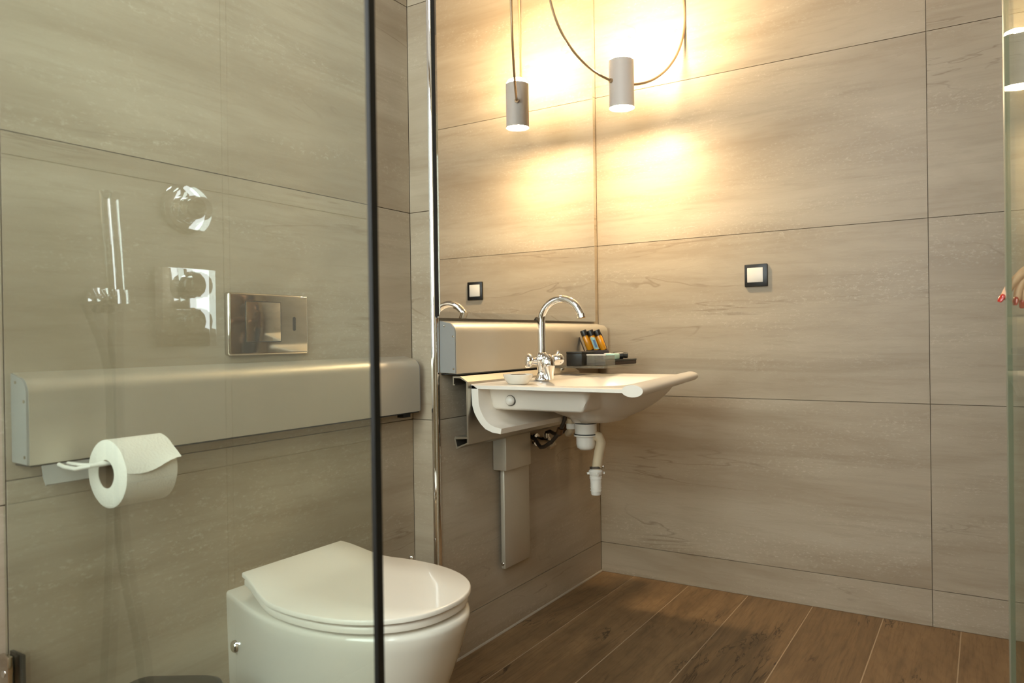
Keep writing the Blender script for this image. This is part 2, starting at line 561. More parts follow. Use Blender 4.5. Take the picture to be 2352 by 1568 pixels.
# entrance door in the wall behind the open shower door
dr = tag(bpy.data.objects.new('door_1', None), kind='structure'); COL.objects.link(dr)
dr.location = (-0.75, YF, 0); BASE[dr.name] = (-0.75, YF, 0)
box('door_leaf', 'door', dr, -1.15, -0.35, YF + 0.001, YF + 0.03, 0.005, 2.05, bevel=0.003)
for a in ((-1.22, -1.15, 0.002, 2.12), (-0.35, -0.28, 0.002, 2.12), (-1.15, -0.35, 2.05, 2.12)):
    box('door_frame', 'door', dr, a[0], a[1], YF + 0.001, YF + 0.045, a[2], a[3], bevel=0.004)
MB().tube([(-1.08, YF + 0.03, 1.02), (-1.08, YF + 0.075, 1.02), (-1.06, YF + 0.08, 1.02), (-0.96, YF + 0.08, 1.02)], 0.009).build('door_handle', 'chrome', dr)

KX, KY, KH = -2.35, -0.72, 0.25
cl_ = thing('ceiling_light', (KX, KY, ZC - 0.035), 'flat square white ceiling light above the glass door', 'lamp')
for a in ((KX - KH, KX + KH, KY - KH, KY - KH + 0.01), (KX - KH, KX + KH, KY + KH - 0.01, KY + KH), (KX - KH, KX - KH + 0.01, KY - KH + 0.01, KY + KH - 0.01), (KX + KH - 0.01, KX + KH, KY - KH + 0.01, KY + KH - 0.01)):
    box('light_frame', 'white_plastic', cl_, a[0], a[1], a[2], a[3], ZC - 0.035, ZC - 0.001)
box('light_diffuser', 'ceiling_light', cl_, KX - KH + 0.0105, KX + KH - 0.0105, KY - KH + 0.0105, KY + KH - 0.0105, ZC - 0.03, ZC - 0.012)

# ------------------------------------------------------------------ mirror
MX0, MX1, MZ0, MZ1, MY = -1.0665, -0.048, 1.012, 2.35, -0.014
mi = thing('wall_mirror', (-0.55, -0.001, MZ0), 'tall mirror with a narrow slanted glass border above the aluminium panel', 'mirror')
box('backing', 'black', mi, MX0 + 0.002, MX1 - 0.002, -0.001, -0.0075, MZ0 + 0.001, MZ1 - 0.001)
bw, bd = 0.018, 0.0035
g = MB()
o_ = [(MX0, MZ0), (MX1, MZ0), (MX1, MZ1), (MX0, MZ1)]
i_ = [(MX0 + 0.006, MZ0 + bw), (MX1 - 0.006, MZ0 + bw), (MX1 - 0.006, MZ1 - bw), (MX0 + 0.006, MZ1 - bw)]
vs = [(x, -0.0075, z) for x, z in o_] + [(x, MY + bd, z) for x, z in o_] + [(x, MY, z) for x, z in i_]
fs = [(0, 1, 2, 3)] + [(a, (a + 1) % 4, 4 + (a + 1) % 4, 4 + a) for a in range(4)] + [(4 + a, 4 + (a + 1) % 4, 8 + (a + 1) % 4, 8 + a) for a in range(4)] + [(8, 9, 10, 11)]
g.add(vs, fs).build('silvered_glass', 'mirror', mi, 0)
box('edge_strip', 'black', mi, MX0 - 0.0025, MX0 - 0.0002, -0.0006, MY + 0.0005, MZ0 + 0.004, MZ1)

# ------------------------------------------------------------------ pendant lamp
LX, LY, LZ0, LZ1, LR = -0.268, -0.234, 1.770, 1.940, 0.0445
la = thing('pendant_lamp', (LX, LY, LZ0), 'pale cylinder pendant lamp hung on a large thin wire hoop beside mirror', 'lamp')
MB().lathe([(LR - 0.003, 0.004), (LR, 0.0), (LR, LZ1 - LZ0), (LR - 0.003, LZ1 - LZ0 - 0.004)], (LX, LY, LZ0), seg=40, cap=False).build('shade', 'lampbody', la)
MB().lathe([(0.001, -0.0015), (LR - 0.012, -0.001), (LR - 0.0034, 0.0), (LR - 0.0032, 0.003)], (LX, LY, LZ0 + 0.002), seg=40).build('lower_diffuser', 'lamp_down', la)
MB().lathe([(LR - 0.0032, 0.0), (LR - 0.0034, 0.012), (LR - 0.010, 0.022), (LR - 0.022, 0.028), (0.001, 0.030)], (LX, LY, LZ1 - 0.007), seg=40).build('upper_diffuser', 'lamp_up', la)
RA = math.radians(-28.5)
rd = V((math.cos(RA), math.sin(RA), 0))
RR, RZ = 0.305, 1.859 + 0.305
pts = []
for i in range(97):
    a = -PI / 2 + math.asin(LR / RR) + (2 * PI - 2 * math.asin(LR / RR)) * i / 96
    pts.append(V((LX, LY, RZ)) + rd * math.cos(a) * RR + V((0, 0, math.sin(a) * RR)))
MB().tube(pts, 0.0045, 8).build('hoop', 'wire', la)
MB().tube([(LX, LY, RZ + RR), (LX, LY, ZC - 0.02)], 0.003, 8).build('suspension_cable', 'wire', la)
MB().lathe([(0.05, 0), (0.05, 0.024), (0.004, 0.026)][::-1], (LX, LY, ZC - 0.026), seg=32).build('ceiling_rose', 'lampbody', la)
for s in (-1, 1):
    MB().lathe([(0.008, 0), (0.008, 0.012)], V((LX, LY, 1.862)) + rd * s * (LR - 0.004), axis=rd * s, seg=16).build('hoop_collar', 'wire', la)


# ------------------------------------------------------------------ aluminium wall panels
def panel(x0, x1, yb, depth, z0, z1, label):
    t = thing('aluminium_panel', ((x0 + x1) / 2, yb, z0), label, 'wall panel', 'aluminium wall panels')
    yf = yb - depth
    r = 0.03
    prof = [(yb, z0 + 0.002), (yf, z0), (yf, z1 - 0.006 - r)]
    prof += [(yf + r * (1 - math.cos(a * PI / 16)), z1 - 0.006 - r + r * math.sin(a * PI / 16)) for a in range(1, 9)]
    prof += [(yb, z1)]
    MB().prism(prof, lambda p, q: (q, p[0], p[1]), x0 + 0.004, x1 - 0.004).build('body', 'alu_paint', t, 35)
    box('shadow_gap', 'black', t, x0 + 0.006, x1 - 0.006, yb, yf + 0.002, z0 - 0.0035, z0 - 0.0001)  # black strip stands in for the shade under the open panel bottom
    cy, cz = (yb + yf) / 2, (z0 + z1) / 2
    sh = [(cy + (p[0] - cy) * 0.97, cz + (p[1] - cz) * 0.985) for p in prof]
    for xa, xb in ((x0, x0 + 0.004), (x1 - 0.004, x1)):
        c = MB().prism(sh, lambda p, q: (q, p[0], p[1]), xa, xb).build('end_cap', 'endcap', t, 35)
        if xa == x0:
            for dy, dz in ((yb - 0.018, z1 - 0.016), (yf + 0.007, cz + 0.03), (yf + 0.007, z0 + 0.014)):
                MB().lathe([(0.0028, 0), (0.0028, 0.0012), (0.0014, 0.0016)], (x0, dy, dz), (-1, 0, 0), 10).build('screw', 'steel', c)
    return t


panel(-1.05, -0.028, -0.001, 0.056, 0.852, 1.005, 'long aluminium wall panel with rounded top under the mirror')
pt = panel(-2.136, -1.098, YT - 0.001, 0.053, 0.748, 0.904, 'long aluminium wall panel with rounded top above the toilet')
box('cable_outlet', 'black', pt, -1.165, -1.135, 0.04, 0.062, 0.734, 0.7443)

# ------------------------------------------------------------------ washbasin lift
br = thing('basin_bracket', (-0.7, -0.05, 0.64), 'extruded aluminium rail bracket carrying the washbasin on wall', 'bracket')
X0, X1 = -1.036, -0.345
exf = lambda p, q: (q, p[0], p[1])
MB().prism([(-0.0885, 0.652), (-0.083, 0.652), (-0.083, 0.829), (-0.0885, 0.829)], exf, X0, X1).build('front_plate', 'alu', br, 0)
MB().prism([(-0.0885, 0.829), (-0.083, 0.829), (-0.061, 0.8395), (-0.036, 0.8395), (-0.036, 0.8445), (-0.0625, 0.8445)], exf, X0, X1).build('top_ledge', 'alu', br, 0)
MB().prism([(-0.036, 0.8395), (-0.036, 0.8185), (-0.043, 0.8185), (-0.043, 0.8215), (-0.0395, 0.8215), (-0.0395, 0.8395)], exf, X0, X1).build('hook_rail', 'alu', br, 0)
MB().prism([(-0.083, 0.672), (-0.041, 0.672), (-0.038, 0.664), (-0.0455, 0.636), (-0.083, 0.652), (-0.083, 0.656), (-0.049, 0.6425), (-0.043, 0.664), (-0.083, 0.667)], exf, X0, X1).build('lower_rail', 'alu', br, 0)
for xx in (-0.82, -0.5):
    box('wall_carrier', 'black', br, xx - 0.03, xx + 0.03, -0.001, -0.0355, 0.66, 0.835)

lc = thing('lift_column', (-0.69, -0.001, 0.21), 'flat metal height adjustment column under the washbasin', 'column')
box('upper_cover', 'alu_paint', lc, -0.785, -0.632, -0.002, -0.052, 0.533, 0.648, bevel=0.003)
box('lower_cover', 'alu_paint', lc, -0.757, -0.602, -0.010, -0.026, 0.213, 0.56, bevel=0.003)
MB().lathe([(0.006, 0), (0.006, 0.009), (0.003, 0.011)], (-0.748, -0.016, 0.228), (-1, 0, 0), 12).build('screw', 'steel', lc)
box('spacer', 'dark_grey', lc, -0.74, -0.62, -0.001, -0.0098, 0.23, 0.54)

# ------------------------------------------------------------------ washbasin
BX0, BX1, BYB, ZT = -1.02, -0.30, -0.0895, 0.8205
wb = thing('washbasin', (-0.66, -0.3, 0.68), 'white accessible washbasin with front hand grip and soft curved bowl', 'washbasin')


def front_y(x):
    t = (x - BX0) / (BX1 - BX0)
    return -0.582 + 0.093 * t


def sstep(a, b, x):
    t = max(0.0, min(1.0, (x - a) / (b - a)))
    return t * t * (3 - 2 * t)


def top_z(x, y):
    cx, cy = -0.665, -0.335
    d = (abs((x - cx) / 0.27) ** 2.6 + abs((y - cy) / 0.165) ** 2.6) ** (1 / 2.6)
    z = ZT - 0.004 * sstep(1.35, 1.0, d) - 0.1 * (1 - sstep(0.25, 1.02, d)) - 0.012 * max(0, 1 - d)
    return z


def bot_z(x, y):
    z = ZT - 0.0135
    bx = sstep(-0.965, -0.948, x) * sstep(-0.375, -0.395, x)
    by = sstep(-0.10, -0.115, y) * sstep(-0.44, -0.40, y)
    z -= 0.062 * bx * by
    cx, cy = -0.655, -0.315
    d = (abs((x - cx) / 0.27) ** 2.3 + abs((y - cy) / 0.215) ** 2.3) ** (1 / 2.3)
    zb = ZT - 0.0135 - 0.116 * max(0.0, 1 - d ** 1.9) ** 0.75
    d0 = math.hypot((x + 0.705), (y + 0.292))
    zb = max(zb, 0.6895) if d0 > 0.04 else min(zb, 0.6905)
    return min(z, zb, top_z(x, y) - 0.0135)


nx, ny = 84, 64
xs = [BX0 + (BX1 - BX0) * i / nx for i in range(nx + 1)]
g = MB()
tv, bv = [], []
for x in xs:
    for j in range(ny + 1):
        y = BYB + (front_y(x) + 0.012 - BYB) * j / ny
        e = 0.0
        if x == xs[0] or x == xs[-1]: e = 0.0022
        tv.append((x, y, top_z(x, y) - e)); bv.append((x, y, bot_z(x, y) + e))
q = lambda i, j: i * (ny + 1) + j
nt_ = len(tv)
fs = []
for i in range(nx):
    for j in range(ny):
        fs.append((q(i, j), q(i + 1, j), q(i + 1, j + 1), q(i, j + 1)))
        fs.append((nt_ + q(i, j), nt_ + q(i, j + 1), nt_ + q(i + 1, j + 1), nt_ + q(i + 1, j)))
for j in range(ny):
    for i in (0, nx):
        fs.append((q(i, j), q(i, j + 1), nt_ + q(i, j + 1), nt_ + q(i, j)))
for i in range(nx):
    for j in (0, ny):
        fs.append((q(i, j), nt_ + q(i, j), nt_ + q(i + 1, j), q(i + 1, j)))
g.add(tv + bv, fs).build('basin', 'cast', wb, 50)
# front grip: oval bar with softly closed ends
rs = []
for i in range(0, 41):
    t = i / 40
    x = BX0 - 0.0015 + (BX1 - BX0 + 0.003) * t
    e = min(1.0, math.sqrt(max(0.0, 1 - (1 - min(t, 1 - t) / 0.012) ** 2)) if min(t, 1 - t) < 0.012 else 1.0)
    e = 0.9 + 0.1 * e
    ry = (0.032 - 0.006 * t) * e; rz = (0.0172 - 0.002 * t) * e
    rs.append([(x, front_y(x) + ry * math.cos(2 * PI * k_ / 24), 0.8145 + 0.0015 * t + rz * math.sin(2 * PI * k_ / 24)) for k_ in range(24)])
MB().rings(rs).build('hand_grip', 'cast', wb, 60)
# curved back apron
outer = [(-0.0892, 0.822), (-0.0892, 0.80), (-0.0915, 0.762), (-0.098, 0.742), (-0.107, 0.726), (-0.120, 0.7095), (-0.136, 0.696), (-0.160, 0.6875), (-0.187, 0.685)]
inner = [(-0.190, 0.700), (-0.168, 0.7035), (-0.150, 0.711), (-0.138, 0.7205), (-0.129, 0.732), (-0.120, 0.748), (-0.1145, 0.765), (-0.113, 0.79), (-0.113, 0.808)]
MB().prism(outer + inner, exf, BX0, -0.42).build('back_apron', 'cast', wb, 50)
kb = MB().lathe([(0.014, -0.012), (0.014, 0.0), (0.0125, 0.005), (0.008, 0.009), (0.0001, 0.0105)], (-0.962, -0.182, 0.7735), (-1, 0, 0), 20).build('release_button', 'white_plastic', wb)
MB().lathe([(0.0155, -0.008), (0.0155, -0.002)], (-0.962, -0.182, 0.7735), (-1, 0, 0), 20).build('button_ring', 'dark_grey', kb)
MB().lathe([(0.03, 0.0), (0.03, 0.002), (0.02, 0.003), (0.001, 0.003)], (-0.665, -0.335, top_z(-0.665, -0.335) + 0.0005), (0, 0, 1), 24).build('drain_strainer', 'chrome', wb)

# ------------------------------------------------------------------ siphon
TX, TY = -0.705, -0.292
sp = thing('drain_trap', (TX, TY, 0.47), 'white plastic bottle trap hanging below the washbasin bowl', 'drain trap')
MB().lathe([(0.0335, 0.656), (0.0335, 0.687), (0.031, 0.689)], (TX, TY, 0), seg=28).build('upper_nut', 'white_plastic', sp)
MB().lathe([(0.0355, 0.6535), (0.0355, 0.6568)], (TX, TY, 0), seg=28).build('seal_ring', 'rubber', sp)
MB().lathe([(0.0335, 0.6872), (0.0335, 0.6896)], (TX, TY, 0), seg=28).build('seal_ring', 'rubber', sp)
MB().lathe([(0.001, 0.606), (0.018, 0.607), (0.0265, 0.614), (0.029, 0.624), (0.029, 0.648), (0.0365, 0.649), (0.0365, 0.6535)], (TX, TY, 0), seg=28).build('trap_cup', 'white_plastic', sp)
MB().tube([(TX, TY, 0.652), (TX + 0.004, TY - 0.02, 0.652), (TX + 0.012, TY - 0.038, 0.647), (TX + 0.016, TY - 0.044, 0.63), (TX + 0.014, TY - 0.038, 0.60), (TX + 0.012, TY - 0.034, 0.575), (TX + 0.010, TY - 0.030, 0.545)], 0.0155, 16).build('outlet_pipe', 'beige_plastic', sp)
HX, HY = TX + 0.009, TY - 0.028
cl = MB().lathe([(0.0185, 0.0), (0.0185, 0.007)], (HX, HY, 0.549), (0.1, 0.1, 1), 20).build('hose_clamp', 'braid', sp)
box('clamp_screw', 'steel', cl, HX + 0.008, HX + 0.02, HY - 0.022, HY - 0.012, 0.547, 0.559, bevel=0.002)
MB().lathe([(0.014, 0.47), (0.0155, 0.473), (0.017, 0.50), (0.0165, 0.502), (0.018, 0.518), (0.0195, 0.519), (0.0195, 0.527), (0.0175, 0.528), (0.0205, 0.532), (0.022, 0.543), (0.016, 0.549)], (HX, HY, 0), seg=20).build('hose_adapter', 'white_plastic', sp)
for zz in (0.482, 0.491):
    MB().lathe([(0.0178, 0), (0.0178, 0.002)], (HX, HY, zz), seg=20).build('adapter_rib', 'white_plastic', sp)
for a in (0.6, 2.2, 3.8, 5.4):
    MB().tube([(HX + 0.019 * math.cos(a), HY + 0.019 * math.sin(a), 0.537), (HX + 0.027 * math.cos(a), HY + 0.027 * math.sin(a), 0.535)], 0.004, 8).build('adapter_wing', 'white_plastic', sp)

wv_ = thing('angle_valve', (-0.515, -0.001, 0.595), 'small chrome angle valve with beige knob below the washbasin', 'valve')
MB().lathe([(0.024, 0), (0.022, 0.006), (0.012, 0.009), (0.012, 0.055)], (-0.515, -0.001, 0.597), (0, -1, 0), 18).build('valve_body', 'chrome', wv_)
MB().lathe([(0.010, 0), (0.010, 0.022)], (-0.515, -0.045, 0.600), (0, 0, 1), 14).build('valve_outlet', 'chrome', wv_)
MB().lathe([(0.008, 0.0), (0.017, 0.004), (0.017, 0.02), (0.014, 0.024)], (-0.515, -0.055, 0.594), (0, -0.6, -0.8), 16).build('valve_knob', 'beige_plastic', wv_)
hs = thing('supply_hose', (-0.62, -0.09, 0.585), 'dark braided supply hose nearest the lift column below the washbasin', 'hose', 'supply hoses below the washbasin')
MB().tube([(-0.662, -0.205, 0.735), (-0.658, -0.195, 0.69), (-0.652, -0.17, 0.645), (-0.642, -0.135, 0.612), (-0.628, -0.10, 0.593), (-0.608, -0.075, 0.587), (-0.590, -0.055, 0.595), (-0.582, -0.038, 0.610), (-0.578, -0.014, 0.618), (-0.578, -0.002, 0.619)], 0.0065, 10).build('braided_tube', 'braid', hs)
MB().lathe([(0.011, 0), (0.011, 0.018), (0.008, 0.02)], (-0.652, -0.17, 0.643), (-0.1, -0.4, 1), 12).build('hose_nut', 'brass', hs)
MB().lathe([(0.013, 0), (0.013, 0.016), (0.009, 0.018)], (-0.578, -0.001, 0.619), (0, -1, 0), 6).build('hose_nut', 'brass', hs)
hs = thing('supply_hose', (-0.57, -0.1, 0.62), 'dark braided supply hose running to the chrome valve below washbasin', 'hose', 'supply hoses below the washbasin')
MB().tube([(-0.61, -0.205, 0.735), (-0.602, -0.195, 0.685), (-0.592, -0.165, 0.650), (-0.572, -0.125, 0.628), (-0.545, -0.092, 0.626), (-0.523, -0.064, 0.630), (-0.515, -0.045, 0.6235)], 0.0065, 10).build('braided_tube', 'braid', hs)
MB().lathe([(0.011, 0), (0.011, 0.016), (0.008, 0.018)], (-0.592, -0.165, 0.648), (-0.2, -0.5, 1), 12).build('hose_nut', 'brass', hs)
ov = thing('overflow_pipe', (-0.6, -0.2, 0.64), 'beige plastic overflow elbow behind the white drain trap', 'pipe')
MB().tube([(-0.700, -0.240, 0.70), (-0.698, -0.238, 0.678), (-0.690, -0.235, 0.664), (-0.665, -0.215, 0.652), (-0.645, -0.20, 0.645)], 0.012, 14).build('elbow', 'beige_plastic', ov)
MB().lathe([(0.0155, 0), (0.0155, 0.016)], (-0.700, -0.240, 0.668), (0, 0, 1), 16).build('elbow_nut', 'white_plastic', ov)
for xa, xb, za, zb, lb in ((-0.60, -0.525, 0.628, 0.660, 'small dark wall plate close to the lift column below washbasin'), (-0.47, -0.40, 0.655, 0.69, 'small dark wall plate behind the white drain trap')):
    wp = thing('wall_plate', ((xa + xb) / 2, 0, za), lb, 'wall plate', 'dark plates on the wall below the washbasin')
    box('plate', 'black', wp, xa, xb, -0.001, -0.012, za, zb, bevel=0.002)
    box('plate_cover', 'dark_grey', wp, xa + 0.008, xb - 0.008, -0.0122, -0.0145, za + 0.006, zb - 0.006, bevel=0.001)

# ------------------------------------------------------------------ tap
FX, FY = -0.735, -0.158
tp = thing('basin_tap', (FX, FY, ZT), 'chrome two handle tap with tall gooseneck spout on washbasin', 'tap')
TZ = ZT - 0.0008
MB().lathe([(0.0235, 0.0), (0.0235, 0.004), (0.017, 0.010), (0.0145, 0.022), (0.0155, 0.038), (0.021, 0.052), (0.0235, 0.064), (0.0215, 0.075), (0.016, 0.083), (0.0135, 0.087)], (FX, FY, TZ), seg=28).build('tap_body', 'chrome', tp, 60)
arc = [(FX, FY, ZT + 0.08), (FX, FY, ZT + 0.12), (FX, FY, ZT + 0.178)]
AR = 0.0705
for i in range(1, 23):
    a = PI - i / 22 * (PI * 0.94)
    arc.append((FX, FY - AR - AR * math.cos(a), ZT + 0.178 + AR * math.sin(a)))
sp_ = MB().tube(arc, [0.0122] * 3 + [0.0118] * 22, 18).build('spout', 'chrome', tp, 60)
MB().lathe([(0.0128, 0), (0.0128, 0.012), (0.009, 0.0122)], V(arc[-1]) + V((0, 0.0012, 0.010)), (0, -0.19, -0.98), 18).build('aerator', 'chrome', sp_)
MB().lathe([(0.0142, 0), (0.0142, 0.006)], (FX, FY, ZT + 0.082), seg=20).build('collar', 'chrome', sp_)
hc_ = V((FX, FY - 0.004, TZ + 0.056))
ax = V((-0.62, 0.74, 0.10)).normalized()
h = MB().lathe([(0.0135, 0.0), (0.0115, 0.018), (0.0105, 0.026), (0.017, 0.030), (0.0225, 0.035), (0.0235, 0.042), (0.0215, 0.048), (0.012, 0.051), (0.001, 0.052)], hc_ + ax * 0.006, ax, 28).build('handle', 'chrome', tp, 60)
ax = V((0.62, -0.74, 0.16)).normalized()
h = MB().lathe([(0.019, 0.0), (0.0165, 0.014), (0.0155, 0.022), (0.0175, 0.032), (0.0190, 0.040), (0.0180, 0.048), (0.0135, 0.055), (0.006, 0.059), (0.001, 0.060)], hc_ + ax * 0.008, ax, 28).build('handle', 'chrome', tp, 60)
MB().lathe([(0.0055, -0.006), (0.0055, 0.006), (0.004, 0.0085), (0.001, 0.009)], hc_ + ax * 0.048 + V((0, 0, 0.018)), (0.1, -0.2, 1), 12).build('handle_pin', 'chrome', tp, 60)
# front swept foot of the body
MB().tube([(FX + 0.002, FY - 0.012, TZ + 0.075), (FX + 0.002, FY - 0.018, TZ + 0.058), (FX + 0.002, FY - 0.023, TZ + 0.038), (FX + 0.001, FY - 0.027, TZ + 0.018), (FX, FY - 0.030, TZ + 0.0005)], [0.016, 0.026, 0.0205, 0.0125, 0.0095], 18).build('swept_foot', 'chrome', tp, 60)

# soap dish
dx, dy = -0.945, -0.200
sd = thing('soap_dish', (dx, dy, ZT), 'small round white soap dish on the washbasin rim', 'dish')
MB().lathe([(0.001, 0.0), (0.026, 0.0), (0.030, 0.002), (0.039, 0.014), (0.0435, 0.026), (0.0425, 0.0275), (0.037, 0.018), (0.028, 0.006), (0.001, 0.005)], (dx, dy, ZT + 0.0002), seg=32, cap=False).build('bowl', 'ceramic', sd, 50)
MB().lathe([(0.001, 0.0), (0.030, 0.0), (0.031, 0.003), (0.02, 0.0085), (0.001, 0.0095)], (dx + 0.002, dy, ZT + 0.0195), seg=20).build('soap', 'soap', sd)

# ------------------------------------------------------------------ glass shelf with toiletries
SZ = 0.8515
gs = thing('glass_shelf', (-0.31, -0.15, SZ - 0.006), 'small clear glass shelf holding toiletries next to the tap', 'shelf')
box('shelf_plate', 'frost', gs, -0.482, -0.15, -0.0575, -0.25, SZ - 0.006, SZ, bevel=0.0012)
for xx in (-0.44, -0.2):
    box('shelf_clip', 'steel', gs, xx - 0.01, xx + 0.01, -0.0572, -0.075, SZ - 0.012, SZ - 0.0062, bevel=0.001)
bb = thing('black_box', (-0.41, -0.13, SZ), 'small plain black box at the left end of glass shelf', 'box')
box('box_base', 'black', bb, -0.462, -0.36, -0.098, -0.158, SZ + 0.0002, SZ + 0.042, bevel=0.002)
box('box_lid', 'black', bb, -0.4625, -0.3595, -0.0975, -0.1585, SZ + 0.0422, SZ + 0.05, bevel=0.002)
cc = thing('clear_container', (-0.4, -0.19, SZ), 'open clear acrylic container at the front corner of glass shelf', 'container')
for a in ((-0.44, -0.437, -0.166, -0.236), (-0.363, -0.36, -0.166, -0.236), (-0.4369, -0.3631, -0.166, -0.169), (-0.4369, -0.3631, -0.233, -0.236)):
    box('container_wall', 'frost', cc, a[0], a[1], a[2], a[3], SZ + 0.0032, SZ + 0.036)
box('container_base', 'clear', cc, -0.44, -0.36, -0.166, -0.236, SZ + 0.0002, SZ + 0.003)
box('white_rim', 'white_plastic', cc, -0.441, -0.4368, -0.165, -0.237, SZ + 0.0362, SZ + 0.0405, bevel=0.001)
fb = thing('flat_box', (-0.24, -0.17, SZ), 'flat dark brown box at the right end of glass shelf', 'box')
box('box_base', 'brownbox', fb, -0.338, -0.152, -0.178, -0.228, SZ + 0.0002, SZ + 0.012, bevel=0.0012)
box('box_lid', 'black', fb, -0.339, -0.151, -0.177, -0.229, SZ + 0.0122, SZ + 0.018, bevel=0.0012)
FZ = SZ + 0.0182
# leaning stand with three sample bottles
tilt = math.radians(-14)
box('base_block', 'brownbox', thing('stand_block', (-0.28, -0.135, SZ), 'low dark block under the leaning bottle stand', 'block'), -0.335, -0.215, -0.10, -0.1765, SZ + 0.0002, SZ + 0.018, bevel=0.001)
rowd = V((0.42, -0.907, 0)).normalized()
upd = (V((-0.20, 0.30, 1.0))).normalized()
outd = rowd.cross(upd).normalized() * 1.0
org = V((-0.265, -0.135, FZ + 0.0012))
st = thing('bottle_stand', org, 'dark leaning card stand behind three orange bottles', 'stand')


def frame(o, a, b_, c):
    return Matrix(((a.x, b_.x, c.x, o.x), (a.y, b_.y, c.y, o.y), (a.z, b_.z, c.z, o.z), (0, 0, 0, 1)))


FR = frame(org, rowd, outd, upd)
sgn = 1 if (CAM - org).dot(outd) > 0 else -1
MB().box(-0.038, 0.038, -0.004 * sgn - 0.0, -0.0005 * sgn, 0.004, 0.098, 0.0006, 1).xf(FR).build('back_card', 'brownbox', st)
MB().box(-0.040, 0.040, -0.0003 * sgn, 0.026 * sgn, 0.003, 0.036, 0.002).xf(FR).build('front_pocket', 'brownbox', st)
MB().box(-0.05, -0.047, -0.03 * sgn, 0.0, 0.004, 0.085, 0.0006, 1).xf(FR).build('side_prop', 'brownbox', st)
labs = ['orange sample bottle with black cap, nearest the mirror in the stand', 'orange sample bottle with pale blue label, middle of the three', 'orange sample bottle with black cap, farthest from the mirror in stand']
for i in range(3):
    ox = -0.0245 + 0.0245 * i
    o3 = FR @ V((ox, 0.0135 * sgn, 0.0362))
    bt_ = thing('sample_bottle', o3, labs[i], 'bottle', 'orange sample bottles in the stand')
    body = MB().lathe([(0.0105, 0.0), (0.0115, 0.002), (0.0115, 0.050), (0.009, 0.054), (0.009, 0.056)], o3, upd, 20).build('bottle_body', 'orange', bt_)
    MB().lathe([(0.0118, 0.0562), (0.0118, 0.074), (0.0105, 0.0765)], o3, upd, 20).build('cap', 'black', bt_)
    if i == 1:
        rs = []
        for zz in (0.004, 0.049):
            r_ = []
            for a in range(9):
                an = (a / 8 - 0.5) * 1.9 + (PI / 2 if sgn > 0 else -PI / 2) - 0.15
                r_.append(o3 + rowd * math.cos(an) * 0.0119 + outd * math.sin(an) * 0.0119 + upd * zz)
            rs.append(r_)
        MB().rings(rs, False, False, False).build('label', 'teal', body)
        rs = []
        for zz in (0.010, 0.040):
            r_ = []
            for a in range(5):
                an = (a / 4 - 0.5) * 0.7 + (PI / 2 if sgn > 0 else -PI / 2) - 0.15
                r_.append(o3 + rowd * math.cos(an) * 0.0121 + outd * math.sin(an) * 0.0121 + upd * zz)
            rs.append(r_)
        MB().rings(rs, False, False, False).build('label_print', 'blue', body)
so = thing('wrapped_soap', (-0.3, -0.19, FZ), 'pale teal wrapped soap lying on the flat brown box', 'soap')
MB().box(-0.335, -0.285, -0.178, -0.222, FZ + 0.0002, FZ + 0.022, 0.005, 3).build('soap_wrapper', 'teal', so)
box('paper_band', 'white_plastic', so, -0.337, -0.283, -0.180, -0.190, FZ + 0.0008, FZ + 0.0235, bevel=0.004)
vial = thing('black_vial', (-0.25, -0.2, FZ), 'small black capped vial lying on the flat brown box', 'bottle')
MB().lathe([(0.012, 0), (0.013, 0.002), (0.013, 0.034), (0.009, 0.036), (0.009, 0.038)], (-0.262, -0.186, FZ + 0.0135), (0.55, -0.83, 0), 18).build('vial_body', 'black', vial)
MB().lathe([(0.0105, 0.0382), (0.0105, 0.05), (0.0095, 0.051)], (-0.262, -0.186, FZ + 0.0135), (0.55, -0.83, 0), 18).build('cap', 'rubber', vial)

# ------------------------------------------------------------------ light switch
sw = thing('light_switch', (0, -0.633, 1.125), 'black framed light switch with pale rocker on right wall', 'switch')
box('frame', 'black', sw, -0.0004, -0.0095, -0.592, -0.673, 1.1245, 1.2055, bevel=0.0025)
box('rocker', 'white_plastic', sw, -0.0097, -0.0135, -0.6025, -0.6585, 1.1395, 1.1925, bevel=0.0022)

# ------------------------------------------------------------------ flush plate
fp = thing('flush_plate', (-1.59, YT, 0.92), 'polished steel flush plate on the wall above toilet panel', 'flush plate')
px0, px1, pz0, pz1 = -1.705, -1.476, 0.921, 1.062
m_ = MB().box(px0, px1, YT + 0.006, YT - 0.0145, pz0, pz1, 0.0062, 4)
m_.build('plate', 'steel', fp, 50)
b_ = box('flush_button', 'steel', fp, px0 + 0.045, px0 + 0.142, YT - 0.0147, YT - 0.0156, pz0 + 0.031, pz0 + 0.121, bevel=0.0004)
for a in ((px0 + 0.0428, px0 + 0.0449, pz0 + 0.030, pz0 + 0.122), (px0 + 0.1421, px0 + 0.1442, pz0 + 0.030, pz0 + 0.122)):
    box('button_gap', 'black', fp, a[0], a[1], YT - 0.01455, YT - 0.0148, a[2], a[3])
for zz in (pz0 + 0.0292, pz0 + 0.1211):
    box('button_gap', 'black', fp, px0 + 0.045, px0 + 0.142, YT - 0.01455, YT - 0.0148, zz, zz + 0.0017)
sx, sz = px0 + 0.184, pz0 + 0.072
prof = [(sx + 0.0042 * math.cos(a * PI / 8), sz + (0.0125 if a < 8 else -0.0125) + 0.0042 * math.sin(a * PI / 8)) for a in range(16)]
MB().prism(prof, lambda p, q_: (p[0], q_, p[1]), YT - 0.01455, YT - 0.0152).build('sensor_window', 'black', fp, 30)

# ------------------------------------------------------------------ toilet
CX = -1.603
to = thing('toilet', (CX, YT, 0.08), 'white wall hung toilet with closed slim lid behind the glass door', 'toilet')


